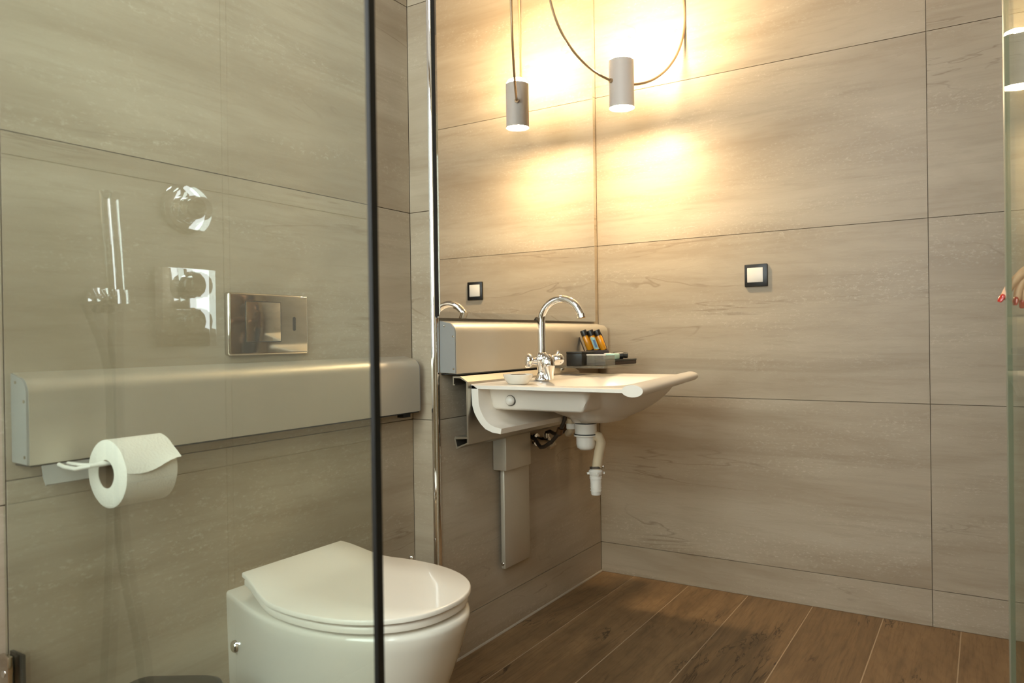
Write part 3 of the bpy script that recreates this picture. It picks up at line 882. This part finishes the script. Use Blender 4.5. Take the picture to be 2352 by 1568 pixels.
def lid_outline(dw=0.0, df=0.0, n=60):
    """closed plan outline, starting at back right going round the front"""
    pts = []
    yb, yw, yf = -0.012, -0.215, -0.452 + df
    hw, hb = 0.187 - dw, 0.143 - dw
    m = 14
    for i in range(m + 1):
        t = i / m
        y = yb + (yw - yb) * t
        pts.append((hb + (hw - hb) * math.sin(t * PI / 2) ** 1.15, y))
    for i in range(1, n):
        a = i / n * PI / 2
        c, s = math.cos(a), math.sin(a)
        pts.append((hw * c ** (2 / 2.25), yw + (yf - yw) * s ** (2 / 2.25)))
    right = pts + [(0.0, yf)]
    left = [(-x, y) for x, y in pts][::-1]
    return [(CX + x, y) for x, y in right + left]


def lid_z(y):
    return 0.030 * sstep(-0.15, -0.005, y) ** 1.25


def slab(z0, z1, dw, df, edge, rows=26):
    out = lid_outline(dw, df)
    ins = lid_outline(dw + edge, df + edge)
    rs = [[(x, y, z0 + edge + lid_z(y)) for x, y in out],
          [(x, y, z1 - edge + lid_z(y)) for x, y in out],
          [(CX + (x - CX) * 1.0, y, z1 - edge * 0.3 + lid_z(y)) for (x, y), (x2, y2) in zip([(a[0] * 0.5 + b2[0] * 0.5, a[1] * 0.5 + b2[1] * 0.5) for a, b2 in zip(out, ins)], ins)],
          [(x, y, z1 + lid_z(y)) for x, y in ins]]
    m = MB().rings(rs, True, False, False)
    # top and bottom surfaces as strips across the width
    for zz, loop in ((z1, ins), (z0 + edge, out)):
        nn = len(loop)
        half = nn // 2
        vs_, fs_ = [], []
        for i in range(half + 1):
            a, b2 = loop[i], loop[nn - 1 - i] if i < half else loop[i]
            for kx in range(5):
                t = kx / 4
                x, y = a[0] + (b2[0] - a[0]) * t, a[1] + (b2[1] - a[1]) * t
                vs_.append((x, y, zz + lid_z(y)))
        for i in range(half):
            for kx in range(4):
                fs_.append((i * 5 + kx, i * 5 + kx + 1, (i + 1) * 5 + kx + 1, (i + 1) * 5 + kx))
        m.add(vs_, fs_)
    return m


slab(0.4285, 0.4400, 0.0, 0.0, 0.0025).build('lid', 'cast', to, 50)
slab(0.4095, 0.4248, 0.006, 0.006, 0.003).build('seat', 'cast', to, 50)
for s in (-1, 1):
    MB().lathe([(0.012, 0.4035), (0.012, 0.420), (0.009, 0.431)], (CX + s * 0.075, 0.006, 0), seg=16).build('hinge', 'chrome', to)
# bowl body
rs = []
for z, hw, hb, yf in ((0.085, 0.120, 0.092, -0.290), (0.10, 0.134, 0.098, -0.318), (0.14, 0.144, 0.101, -0.352), (0.20, 0.155, 0.104, -0.386), (0.26, 0.163, 0.106, -0.412), (0.32, 0.170, 0.1075, -0.436), (0.37, 0.1755, 0.1085, -0.452), (0.392, 0.1775, 0.109, -0.458), (0.401, 0.176, 0.1085, -0.4565), (0.4045, 0.1705, 0.105, -0.451)):
    pts = []
    yb, yw = YT - 0.0005, yf * 0.42
    for i in range(13):
        t = i / 12
        pts.append((hb + (hw - hb) * math.sin(t * PI / 2) ** 1.05, yb + (yw - yb) * t))
    for i in range(1, 30):
        a = i / 30 * PI / 2
        pts.append((hw * math.cos(a) ** (2 / 2.2), yw + (yf - yw) * math.sin(a) ** (2 / 2.2)))
    full = pts + [(0, yf)] + [(-x, y) for x, y in pts][::-1]
    rs.append([(CX + x, y, z) for x, y in full])
MB().rings(rs).build('bowl', 'ceramic', to, 60)
MB().lathe([(0.013, -0.008), (0.013, 0.002), (0.0105, 0.005), (0.001, 0.0065)], (CX - 0.1275, 0.036, 0.300), (-0.97, 0.22, 0), 20).build('fixing_cap', 'chrome', to)

# toilet roll and its holder
RX0, RX1, RYc, RZc, RRad = -2.054, -1.956, -0.058, 0.729, 0.0585
rh = thing('roll_holder', (-2.06, 0.0, 0.71), 'pale wire toilet roll holder fixed under the aluminium panel', 'roll holder')
MB().prism([(0.034, 0.745), (0.030, 0.745), (0.026, 0.728), (0.018, 0.714), (0.021, 0.712), (0.030, 0.726)], exf, -2.113, -1.985).build('curved_flap', 'endcap', rh, 30)
MB().tube([(-2.09, 0.022, 0.745), (-2.095, -0.005, 0.7435), (-2.092, -0.035, 0.742), (-2.078, -0.055, 0.7465), (-2.052, -0.058, 0.7465), (-1.968, -0.058, 0.7465)], 0.0036, 10).build('wire_arm', 'white_plastic', rh)
MB().tube([(-2.075, 0.022, 0.745), (-2.083, -0.002, 0.7475), (-2.082, -0.035, 0.7475), (-2.07, -0.050, 0.7465), (-2.045, -0.052, 0.7500), (-1.968, -0.052, 0.7500)], 0.003, 10).build('wire_arm', 'white_plastic', rh)
tr_ = thing('toilet_roll', (-2.01, RYc, RZc - RRad), 'white toilet paper roll with loose sheet on the wire holder', 'toilet roll')
hc = 0.0245
prof = [(hc, 0.0), (RRad - 0.004, 0.0), (RRad, 0.003), (RRad, RX1 - RX0 - 0.003), (RRad - 0.004, RX1 - RX0), (hc, RX1 - RX0)]
m_ = MB()
SEG = 48
rr_ = []
for r, h in prof + [prof[0]]:
    rr_.append([(RX0 + h, RYc + r * math.cos(2 * PI * i / SEG) * (1 + 0.01 * math.sin(3 * 2 * PI * i / SEG)), RZc + r * math.sin(2 * PI * i / SEG)) for i in range(SEG)])
m_.rings(rr_, True, False, False).build('paper', 'paper', tr_, 50)
MB().rings([[(RX0 + h, RYc + r * math.cos(2 * PI * i / 32), RZc + r * math.sin(2 * PI * i / 32)) for i in range(32)] for r, h in ((hc - 0.0002, 0.001), (hc - 0.0002, RX1 - RX0 - 0.001), (hc - 0.0016, RX1 - RX0 - 0.001), (hc - 0.0016, 0.001), (hc - 0.0002, 0.001))], True, False, False).build('core', 'card', tr_, 50)
# loose sheet over the front
sh_ = []
NA, NX = 18, 12
for lay in (0, 1):
    for i in range(NA + 1):
        for j in range(NX + 1):
            u = j / NX
            lift = max(0, i - 10) / 8
            ln = 1.0 + 0.07 * math.sin(u * 5.0) * (i / NA) + 0.10 * (1 - u) * (i / NA)
            a = math.radians(95 + 72 * (i / NA) * ln)
            rad = RRad + 0.0006 + 0.010 * lift ** 1.6 * (0.25 + u) + (0.0007 if lay else 0)
            sh_.append((RX0 + 0.0015 + (RX1 - RX0 - 0.003) * u, RYc + rad * math.cos(a), RZc + rad * math.sin(a)))
fs = []
off_ = (NA + 1) * (NX + 1)
for i in range(NA):
    for j in range(NX):
        a = i * (NX + 1) + j
        fs.append((a, a + 1, a + NX + 2, a + NX + 1)); fs.append((off_ + a, off_ + a + NX + 1, off_ + a + NX + 2, off_ + a + 1))
MB().add(sh_, fs).build('loose_sheet', 'paper', tr_, 60)

# waste bin beside the toilet
wbn = thing('waste_bin', (-1.955, -0.055, 0), 'dark grey lidded waste bin standing on floor below toilet roll', 'bin')
BM = Matrix.Translation((-1.955, -0.055, 0)) @ Matrix.Diagonal((1, 1, 0.962, 1)) @ Matrix.Rotation(math.atan2(-0.845, 0.534), 4, 'Z')


def rrect(hx, hy, r, n=6):
    out = []
    for sx_, sy_, a0 in ((1, 1, 0), (-1, 1, 90), (-1, -1, 180), (1, -1, 270)):
        for i in range(n + 1):
            a = math.radians(a0 + 90 * i / n)
            out.append((sx_ * (hx - r) + r * math.cos(a), sy_ * (hy - r) + r * math.sin(a)))
    return out


MB().rings([[BM @ V((x, y, z)) for x, y in rrect(hx, hy, r)] for z, hx, hy, r in ((0.001, 0.075, 0.065, 0.03), (0.006, 0.08, 0.07, 0.03), (0.285, 0.088, 0.077, 0.032), (0.29, 0.084, 0.073, 0.032))]).build('bin_body', 'dark_grey', wbn, 45)
MB().rings([[BM @ V((x, y, z)) for x, y in rrect(hx, hy, r)] for z, hx, hy, r in ((0.2905, 0.090, 0.079, 0.034), (0.312, 0.091, 0.080, 0.034), (0.322, 0.088, 0.077, 0.034), (0.327, 0.080, 0.069, 0.032), (0.328, 0.06, 0.05, 0.03))]).build('bin_lid', 'dark_grey', wbn, 45)

# toilet brush behind the toilet
tb = thing('toilet_brush', (-1.165, 0.018, 0), 'steel handled toilet brush in holder beside the corner step', 'toilet brush')
MB().lathe([(0.045, 0.001), (0.046, 0.004), (0.046, 0.15), (0.043, 0.153), (0.012, 0.156)], (-1.165, 0.018, 0), seg=28).build('brush_holder', 'steel', tb)
MB().lathe([(0.0055, 0.150), (0.0055, 0.335), (0.0085, 0.336), (0.0085, 0.352), (0.007, 0.3545)], (-1.165, 0.018, 0), seg=16).build('brush_handle', 'chrome', tb)

# ------------------------------------------------------------------ glass shower doors
PX = -2.1485
PYE = -0.7655
gd = thing('glass_shower_door', (PX, YT, 0.01), 'clear glass shower door with black edge strip in front of toilet', 'shower door', 'glass shower doors')
box('pane', 'glass', gd, PX - 0.004, PX + 0.004, YT - 0.006, PYE + 0.005, 0.012, 2.02)
box('edge_seal', 'rubber', gd, PX - 0.0052, PX + 0.0052, PYE + 0.0052, PYE - 0.0005, 0.012, 2.02)
for zz in (0.372, 1.72):
    h = box('hinge', 'steel', gd, PX - 0.014, PX - 0.0042, YT - 0.001, YT - 0.034, zz, zz + 0.058, bevel=0.002)
    h2 = box('hinge_plate', 'rubber', gd, PX + 0.0042, PX + 0.010, YT - 0.001, YT - 0.044, zz, zz + 0.058, bevel=0.001)
    MB().lathe([(0.006, 0), (0.006, 0.0015), (0.003, 0.002)], (PX - 0.014, YT - 0.02, zz + 0.029), (-1, 0, 0), 14).build('screw', 'chrome', h)

E0 = V((-1.140, -1.365, 0)); DD = V((-0.9079, -0.4192, 0)).normalized()
HL = 1.235
NN = V((-DD.y, DD.x, 0))
gd2 = thing('glass_shower_door', E0 + DD * HL, 'clear glass shower door standing open at the right picture edge', 'shower door', 'glass shower doors')
FD = frame(E0, DD, NN, V((0, 0, 1)))
MB().box(0.004, HL, -0.004, 0.004, 0.012, 2.02).xf(FD).build('pane', 'glass', gd2, 0)
MB().box(-0.001, 0.0038, -0.0045, 0.0045, 0.012, 2.02).xf(FD).build('edge_seal', 'edge', gd2, 0)
for zz in (0.30, 1.72):
    for s in (-1, 1):
        MB().box(HL - 0.07, HL, 0.0042 * s, 0.014 * s, zz, zz + 0.06, 0.002).xf(FD).build('hinge', 'steel', gd2)

# ------------------------------------------------------------------ shower fittings (seen mirrored in the glass)
hsr = thing('hand_shower', (-2.3, 0.04, 1.03), 'chrome stick hand shower resting in its wall bracket', 'hand shower')
a0, a1 = V((-2.3030, 0.0300, 1.2316)), V((-2.3200, 0.0360, 1.0314))
dn = (a0 - a1)
MB().tube([a1, a1 + dn * 0.1, a1 + dn * 0.5, a0 - dn * 0.01, a0], [0.0085, 0.0105, 0.0118, 0.0122, 0.011], 18).build('handle', 'chrome', hsr, 60)
MB().tube([a0 - dn * 0.05, a0 - dn * 0.05 + V((0, -0.014, 0.002))], 0.008, 14).build('spray_face', 'dark_grey', hsr)
hb_ = thing('shower_bracket', (a1.x, YT, a1.z), 'chrome wall bracket holding the stick hand shower', 'bracket')
MB().lathe([(0.024, 0), (0.024, 0.006), (0.012, 0.009), (0.011, 0.04)], (a1.x, YT - 0.0005, a1.z + 0.002), (0, -1, 0), 22).build('bracket_base', 'chrome', hb_)
MB().lathe([(0.0155, -0.012), (0.0165, 0.0), (0.0155, 0.014)], a1 + dn * 0.03, dn.normalized(), 20, False).build('bracket_ring', 'chrome', hb_)
MB().tube([a1 + V((0.0, 0.02, 0.003)), a1 + V((0.05, 0.0, -0.002))], 0.008, 14).build('water_outlet', 'chrome', hb_)
ho = thing('shower_hose', (-2.32, 0.05, 0.2), 'long ribbed metal shower hose hanging in a loop', 'hose')
pth = [a1, V((-2.3234, 0.0450, 0.9751)), V((-2.3288, 0.0550, 0.8611)), V((-2.3328, 0.0600, 0.7294)), V((-2.3372, 0.0620, 0.6298)), V((-2.3488, 0.0620, 0.5112)), V((-2.3681, 0.0600, 0.3971)), V((-2.3805, 0.0600, 0.2998))]
pz = pth[-1]
pth += [pz + V((-0.004, 0, -0.08)), pz + V((0.01, 0, -0.14)), pz + V((0.04, 0, -0.165)), pz + V((0.07, 0, -0.14)), pz + V((0.082, 0, -0.06))]
pe = V((-2.3063, 0.0600, 0.3290))
pth += [pe, V((-2.3207, 0.0620, 0.5353)), V((-2.3250, 0.0620, 0.6977)), V((-2.3224, 0.0600, 0.9021)), a1 + V((0.05, 0.0, -0.006))]
# resample with a smooth curve
sm = []
for i in range(len(pth) - 1):
    p0, p1, p2, p3 = pth[max(i - 1, 0)], pth[i], pth[i + 1], pth[min(i + 2, len(pth) - 1)]
    for s in range(10):
        t = s / 10
        sm.append(0.5 * ((2 * p1) + (p2 - p0) * t + (2 * p0 - 5 * p1 + 4 * p2 - p3) * t * t + (3 * p1 - p0 - 3 * p2 + p3) * t ** 3))
sm.append(pth[-1])
MB().tube(sm, [0.0062 + 0.0008 * (i % 2) for i in range(len(sm))], 10).build('ribbed_tube', 'braid', ho, 0)
vd = V((-2.5027, 0.0865, 1.2299))
dv = thing('shower_diverter', (vd.x, YT, vd.z), 'round chrome shower control with stepped knob on shower wall', 'shower control')
MB().lathe([(0.052, 0.0005), (0.052, 0.004), (0.048, 0.007), (0.03, 0.009)], (vd.x, YT, vd.z), (0, -1, 0), 40).build('rosette', 'chrome', dv, 35)
MB().lathe([(0.030, 0.0092), (0.028, 0.02), (0.026, 0.021), (0.024, 0.045), (0.021, 0.048)], (vd.x, YT, vd.z), (0, -1, 0), 36).build('knob', 'chrome', dv, 35)
p0, p1 = V((-2.4327, 0.0865, 1.1073)), V((-2.5577, 0.0865, 0.9431))
tm = thing('shower_thermostat', ((p0.x + p1.x) / 2, YT, p1.z), 'rectangular chrome shower plate with two knobs on shower wall', 'shower control')
MB().box(p0.x, p1.x, YT - 0.0005, YT - 0.008, p1.z, p0.z, 0.002).build('cover_plate', 'chrome', tm)
for c_ in (V((-2.5025, 0.0785, 1.0711)), V((-2.5011, 0.0785, 0.9958))):
    kn = MB().lathe([(0.026, 0.0002), (0.0255, 0.03), (0.023, 0.033)], c_, (0, -1, 0), 36).build('knob', 'chrome', tm, 35)
    for q_ in range(12):
        an = q_ * PI / 6
        MB().tube([c_ + V((0.026 * math.cos(an), -0.004, 0.026 * math.sin(an))), c_ + V((0.026 * math.cos(an), -0.028, 0.026 * math.sin(an)))], 0.002, 6).build('grip_ridge', 'chrome', kn)

# ------------------------------------------------------------------ person holding the open door (beyond the right picture edge)
def skinned(name, mat, parent, verts, edges, radii, root=0, sub=2):
    me = bpy.data.meshes.new(name)
    base = V(BASE.get(parent.name, (0, 0, 0))) if parent else V((-0.56, -1.66, 0))
    me.from_pydata([tuple(V(p) - base) for p in verts], edges, [])
    o = bpy.data.objects.new(name, me)
    COL.objects.link(o)
    md = o.modifiers.new('skin', 'SKIN')
    md.use_smooth_shade = True
    md.branch_smoothing = 0.6
    sv = me.skin_vertices[0].data
    for i, r in enumerate(radii):
        sv[i].radius = r if isinstance(r, tuple) else (r, r)
        sv[i].use_root = (i == root)
    sb = o.modifiers.new('subdivision', 'SUBSURF')
    sb.levels = sub; sb.render_levels = sub
    me.materials.append(MT[mat])
    if parent: o.parent = parent
    else: o.location = base
    BASE[o.name] = tuple(base)
    return o


class Graph:
    def __init__(self): self.v, self.e, self.r = [], [], []
    def chain(self, pts, start=None):
        last = start
        for p, r in pts:
            self.v.append(p); self.r.append(r)
            i = len(self.v) - 1
            if last is not None: self.e.append((last, i))
            last = i
        return last


QX, QY = -0.56, -1.66
G = Graph()
pel = G.chain([((QX, QY, 0.90), 0.105)])
ch = G.chain([((QX, QY, 1.06), 0.090), ((QX, QY, 1.22), 0.098), ((QX + 0.005, QY, 1.335), 0.078)], pel)
nk = G.chain([((QX + 0.005, QY, 1.40), 0.05), ((QX - 0.005, QY, 1.45), 0.046)], ch)
G.chain([((QX - 0.015, QY, 1.50), (0.075, 0.066)), ((QX - 0.012, QY, 1.56), (0.094, 0.075)), ((QX - 0.008, QY, 1.62), (0.09, 0.074)), ((QX - 0.004, QY, 1.655), (0.055, 0.05))], nk)
wr = G.chain([((QX, QY + 0.15, 1.345), 0.052), ((QX - 0.10, QY + 0.17, 1.22), 0.045), ((QX - 0.21, QY + 0.175, 1.105), 0.040), ((QX - 0.35, QY + 0.20, 1.09), 0.033), ((-1.035, -1.445, 1.066), (0.024, 0.028))], ch)
pm = G.chain([((-1.070, -1.424, 1.058), (0.017, 0.032)), ((-1.100, -1.406, 1.052), (0.013, 0.034))], wr)
fing = []
for root_, mid, bend, tip in (((-1.113, -1.394, 1.064), (-1.125, -1.386, 1.054), (-1.133, -1.370, 1.036), (-1.139, -1.3565, 1.008)),
                              ((-1.116, -1.395, 1.052), (-1.124, -1.387, 1.042), (-1.122, -1.381, 1.024), (-1.123, -1.379, 1.004)),
                              ((-1.112, -1.399, 1.042), (-1.119, -1.392, 1.032), (-1.116, -1.389, 1.016), (-1.113, -1.389, 1.000)),
                              ((-1.104, -1.404, 1.032), (-1.109, -1.399, 1.022), (-1.106, -1.397, 1.008), (-1.103, -1.397, 0.996))):
    G.chain([(root_, 0.0088), (mid, 0.0085), (bend, 0.0078), (tip, 0.0068)], pm)
    fing.append((bend, tip))
G.chain([((-1.086, -1.398, 1.058), 0.011), ((-1.108, -1.390, 1.040), 0.0095), ((-1.122, -1.386, 1.020), 0.008)], pm - 1)
wl = G.chain([((QX, QY - 0.15, 1.345), 0.052), ((QX + 0.01, QY - 0.17, 1.22), 0.044), ((QX + 0.01, QY - 0.175, 1.08), 0.039), ((QX - 0.03, QY - 0.175, 0.95), 0.031), ((QX - 0.06, QY - 0.17, 0.85), (0.024, 0.026))], ch)
pl = G.chain([((QX - 0.07, QY - 0.168, 0.80), (0.016, 0.032)), ((QX - 0.075, QY - 0.167, 0.775), (0.013, 0.034))], wl)
for k_, (dx_, ln_) in enumerate(((-0.024, 0.070), (-0.008, 0.080), (0.008, 0.074), (0.024, 0.058))):
    G.chain([((QX - 0.075 + dx_, QY - 0.167, 0.757), 0.0088), ((QX - 0.080 + dx_, QY - 0.163, 0.757 - ln_ * 0.5), 0.008), ((QX - 0.078 + dx_, QY - 0.155, 0.757 - ln_), 0.0068)], pl)
G.chain([((QX - 0.098, QY - 0.16, 0.80), 0.010), ((QX - 0.116, QY - 0.15, 0.775), 0.0088), ((QX - 0.118, QY - 0.145, 0.75), 0.0075)], pl - 1)
for s_ in (-1, 1):
    G.chain([((QX, QY + s_ * 0.085, 0.84), 0.082), ((QX - 0.012, QY + s_ * 0.088, 0.66), 0.068), ((QX - 0.018, QY + s_ * 0.09, 0.47), 0.05), ((QX - 0.002, QY + s_ * 0.09, 0.33), 0.052), ((QX + 0.012, QY + s_ * 0.09, 0.10), 0.033), ((QX + 0.004, QY + s_ * 0.09, 0.055), 0.034), ((QX - 0.10, QY + s_ * 0.095, 0.040), (0.026, 0.036)), ((QX - 0.155, QY + s_ * 0.095, 0.032), (0.018, 0.032))], pel)
pers = skinned('person', 'skin', None, G.v, G.e, G.r, pel)
tag(pers, 'person in brown top whose fingers with red nails grip the open glass door edge', 'person')
for bend, tip in fing:
    d_ = (V(tip) - V(bend)).normalized()
    n_ = V((-0.80, 0.55, 0.1)); n_ = (n_ - d_ * n_.dot(d_)).normalized()
    c_ = V(tip) + n_ * 0.0052 - d_ * 0.001
    s3 = n_.cross(d_)
    rs = []
    for i in range(1, 8):
        a = i / 8 * PI
        rs.append([c_ + d_ * (-math.cos(a) * 0.0085) + (s3 * math.cos(2 * PI * k_ / 12) * 0.0056 + n_ * math.sin(2 * PI * k_ / 12) * 0.0028) * math.sin(a) ** 0.6 for k_ in range(12)])
    MB().rings(rs).build('nail', 'nail', pers, 60)


def sub_graph(pts_list, grow):
    g_ = Graph()
    idx = {}
    for ch_ in pts_list:
        last = None
        for p, r in ch_:
            if p not in idx:
                g_.v.append(p); g_.r.append(tuple(c + grow for c in (r if isinstance(r, tuple) else (r, r))))
                idx[p] = len(g_.v) - 1
            if last is not None and (last, idx[p]) not in g_.e: g_.e.append((last, idx[p]))
            last = idx[p]
    return g_


def ell(cx, cy, z, rx, ry, n=32):
    return [(cx + rx * math.cos(2 * PI * i / n), cy + ry * math.sin(2 * PI * i / n), z) for i in range(n)]


def smooth_path(pts, rads, k_=6):
    pp, rr2 = [], []
    P_ = [V(p) for p in pts]
    for i in range(len(P_) - 1):
        p0, p1, p2, p3 = P_[max(i - 1, 0)], P_[i], P_[i + 1], P_[min(i + 2, len(P_) - 1)]
        for s_2 in range(k_):
            t = s_2 / k_
            pp.append(0.5 * ((2 * p1) + (p2 - p0) * t + (2 * p0 - 5 * p1 + 4 * p2 - p3) * t * t + (3 * p1 - p0 - 3 * p2 + p3) * t ** 3))
            rr2.append(rads[i] + (rads[i + 1] - rads[i]) * t)
    return pp + [P_[-1]], rr2 + [rads[-1]]


m_ = MB().rings([ell(QX, QY, *e_) for e_ in ((0.845, 0.122, 0.158), (0.85, 0.13, 0.164), (0.92, 0.127, 0.156), (1.0, 0.118, 0.142), (1.06, 0.115, 0.138), (1.14, 0.122, 0.146), (1.22, 0.13, 0.158), (1.29, 0.126, 0.172), (1.34, 0.112, 0.180), (1.375, 0.094, 0.165), (1.395, 0.078, 0.125), (1.41, 0.064, 0.078), (1.418, 0.058, 0.062))])
pp, rr2 = smooth_path([(QX, QY + 0.10, 1.345), (QX, QY + 0.15, 1.345), (QX - 0.05, QY + 0.172, 1.285), (QX - 0.10, QY + 0.175, 1.22), (QX - 0.21, QY + 0.178, 1.105), (QX - 0.35, QY + 0.20, 1.09), (QX - 0.43, QY + 0.210, 1.076)], [0.062, 0.070, 0.064, 0.058, 0.053, 0.046, 0.040])
m_.tube(pp, rr2, 20)
pp, rr2 = smooth_path([(QX, QY - 0.10, 1.345), (QX, QY - 0.15, 1.345), (QX + 0.006, QY - 0.172, 1.28), (QX + 0.01, QY - 0.174, 1.22), (QX + 0.01, QY - 0.176, 1.08), (QX - 0.03, QY - 0.175, 0.95), (QX - 0.055, QY - 0.171, 0.87)], [0.062, 0.070, 0.064, 0.058, 0.053, 0.046, 0.039])
m_.tube(pp, rr2, 20)
m_.build('sweater', 'cloth', pers, 60)
m_ = MB().rings([ell(QX, QY, *e_) for e_ in ((0.965, 0.108, 0.13), (0.93, 0.118, 0.146), (0.88, 0.124, 0.154), (0.82, 0.118, 0.158), (0.775, 0.098, 0.15), (0.755, 0.06, 0.11))])
for s_ in (-1, 1):
    pp, rr2 = smooth_path([(QX, QY + s_ * 0.075, 0.84), (QX - 0.008, QY + s_ * 0.084, 0.74), (QX - 0.012, QY + s_ * 0.088, 0.62), (QX - 0.016, QY + s_ * 0.09, 0.47), (QX, QY + s_ * 0.09, 0.30), (QX + 0.01, QY + s_ * 0.09, 0.085)], [0.084, 0.090, 0.082, 0.068, 0.064, 0.058])
    m_.tube(pp, rr2, 20)
m_.build('trousers', 'trousers', pers, 60)
for s_ in (-1, 1):
    g_ = sub_graph([[((QX + 0.045, QY + s_ * 0.09, 0.040), 0.034), ((QX, QY + s_ * 0.09, 0.052), 0.042), ((QX - 0.09, QY + s_ * 0.094, 0.042), (0.034, 0.042)), ((QX - 0.165, QY + s_ * 0.095, 0.034), (0.026, 0.036))]], 0.002)
    skinned('shoe', 'black', pers, g_.v, g_.e, g_.r, 0)
# face and hair
hx, hz = QX - 0.012, 1.565
hair = MB()
rs = []
for i in range(1, 15):
    th = i / 15 * PI
    r_ = []
    for k_ in range(28):
        ph = 2 * PI * k_ / 28
        x, y, z = math.sin(th) * math.cos(ph), math.sin(th) * math.sin(ph), math.cos(th)
        front = max(0.0, -x)
        sq = 1.0 - 0.16 * sstep(0.55, 0.8, front) * sstep(0.75, 0.35, z)
        r_.append((hx + 0.016 + x * 0.108 * sq, QY + y * 0.093, hz + 0.02 + z * (0.108 if z > 0 else 0.17)))
    rs.append(r_)
hair.rings(rs).build('hair', 'hair', pers, 70)
for s_ in (-1, 1):
    e_ = MB().lathe([(0.001, -0.011), (0.008, -0.008), (0.011, 0.0), (0.008, 0.008), (0.001, 0.011)], (hx - 0.077, QY + s_ * 0.03, 1.565), (1, 0, 0), 14).build('eye', 'white_plastic', pers)
    MB().lathe([(0.005, 0), (0.004, 0.002), (0.001, 0.003)], (hx - 0.0865, QY + s_ * 0.03, 1.565), (-1, 0, 0), 12).build('iris', 'brownbox', e_)
MB().tube([(hx - 0.086, QY, 1.572), (hx - 0.100, QY, 1.548), (hx - 0.108, QY, 1.532), (hx - 0.088, QY, 1.524)], [0.006, 0.009, 0.012, 0.008], 12).build('nose', 'skin', pers, 60)
MB().tube([(hx - 0.082, QY - 0.024, 1.503), (hx - 0.092, QY, 1.502), (hx - 0.082, QY + 0.024, 1.503)], [0.003, 0.0065, 0.003], 10).build('mouth', 'nail', pers, 60)
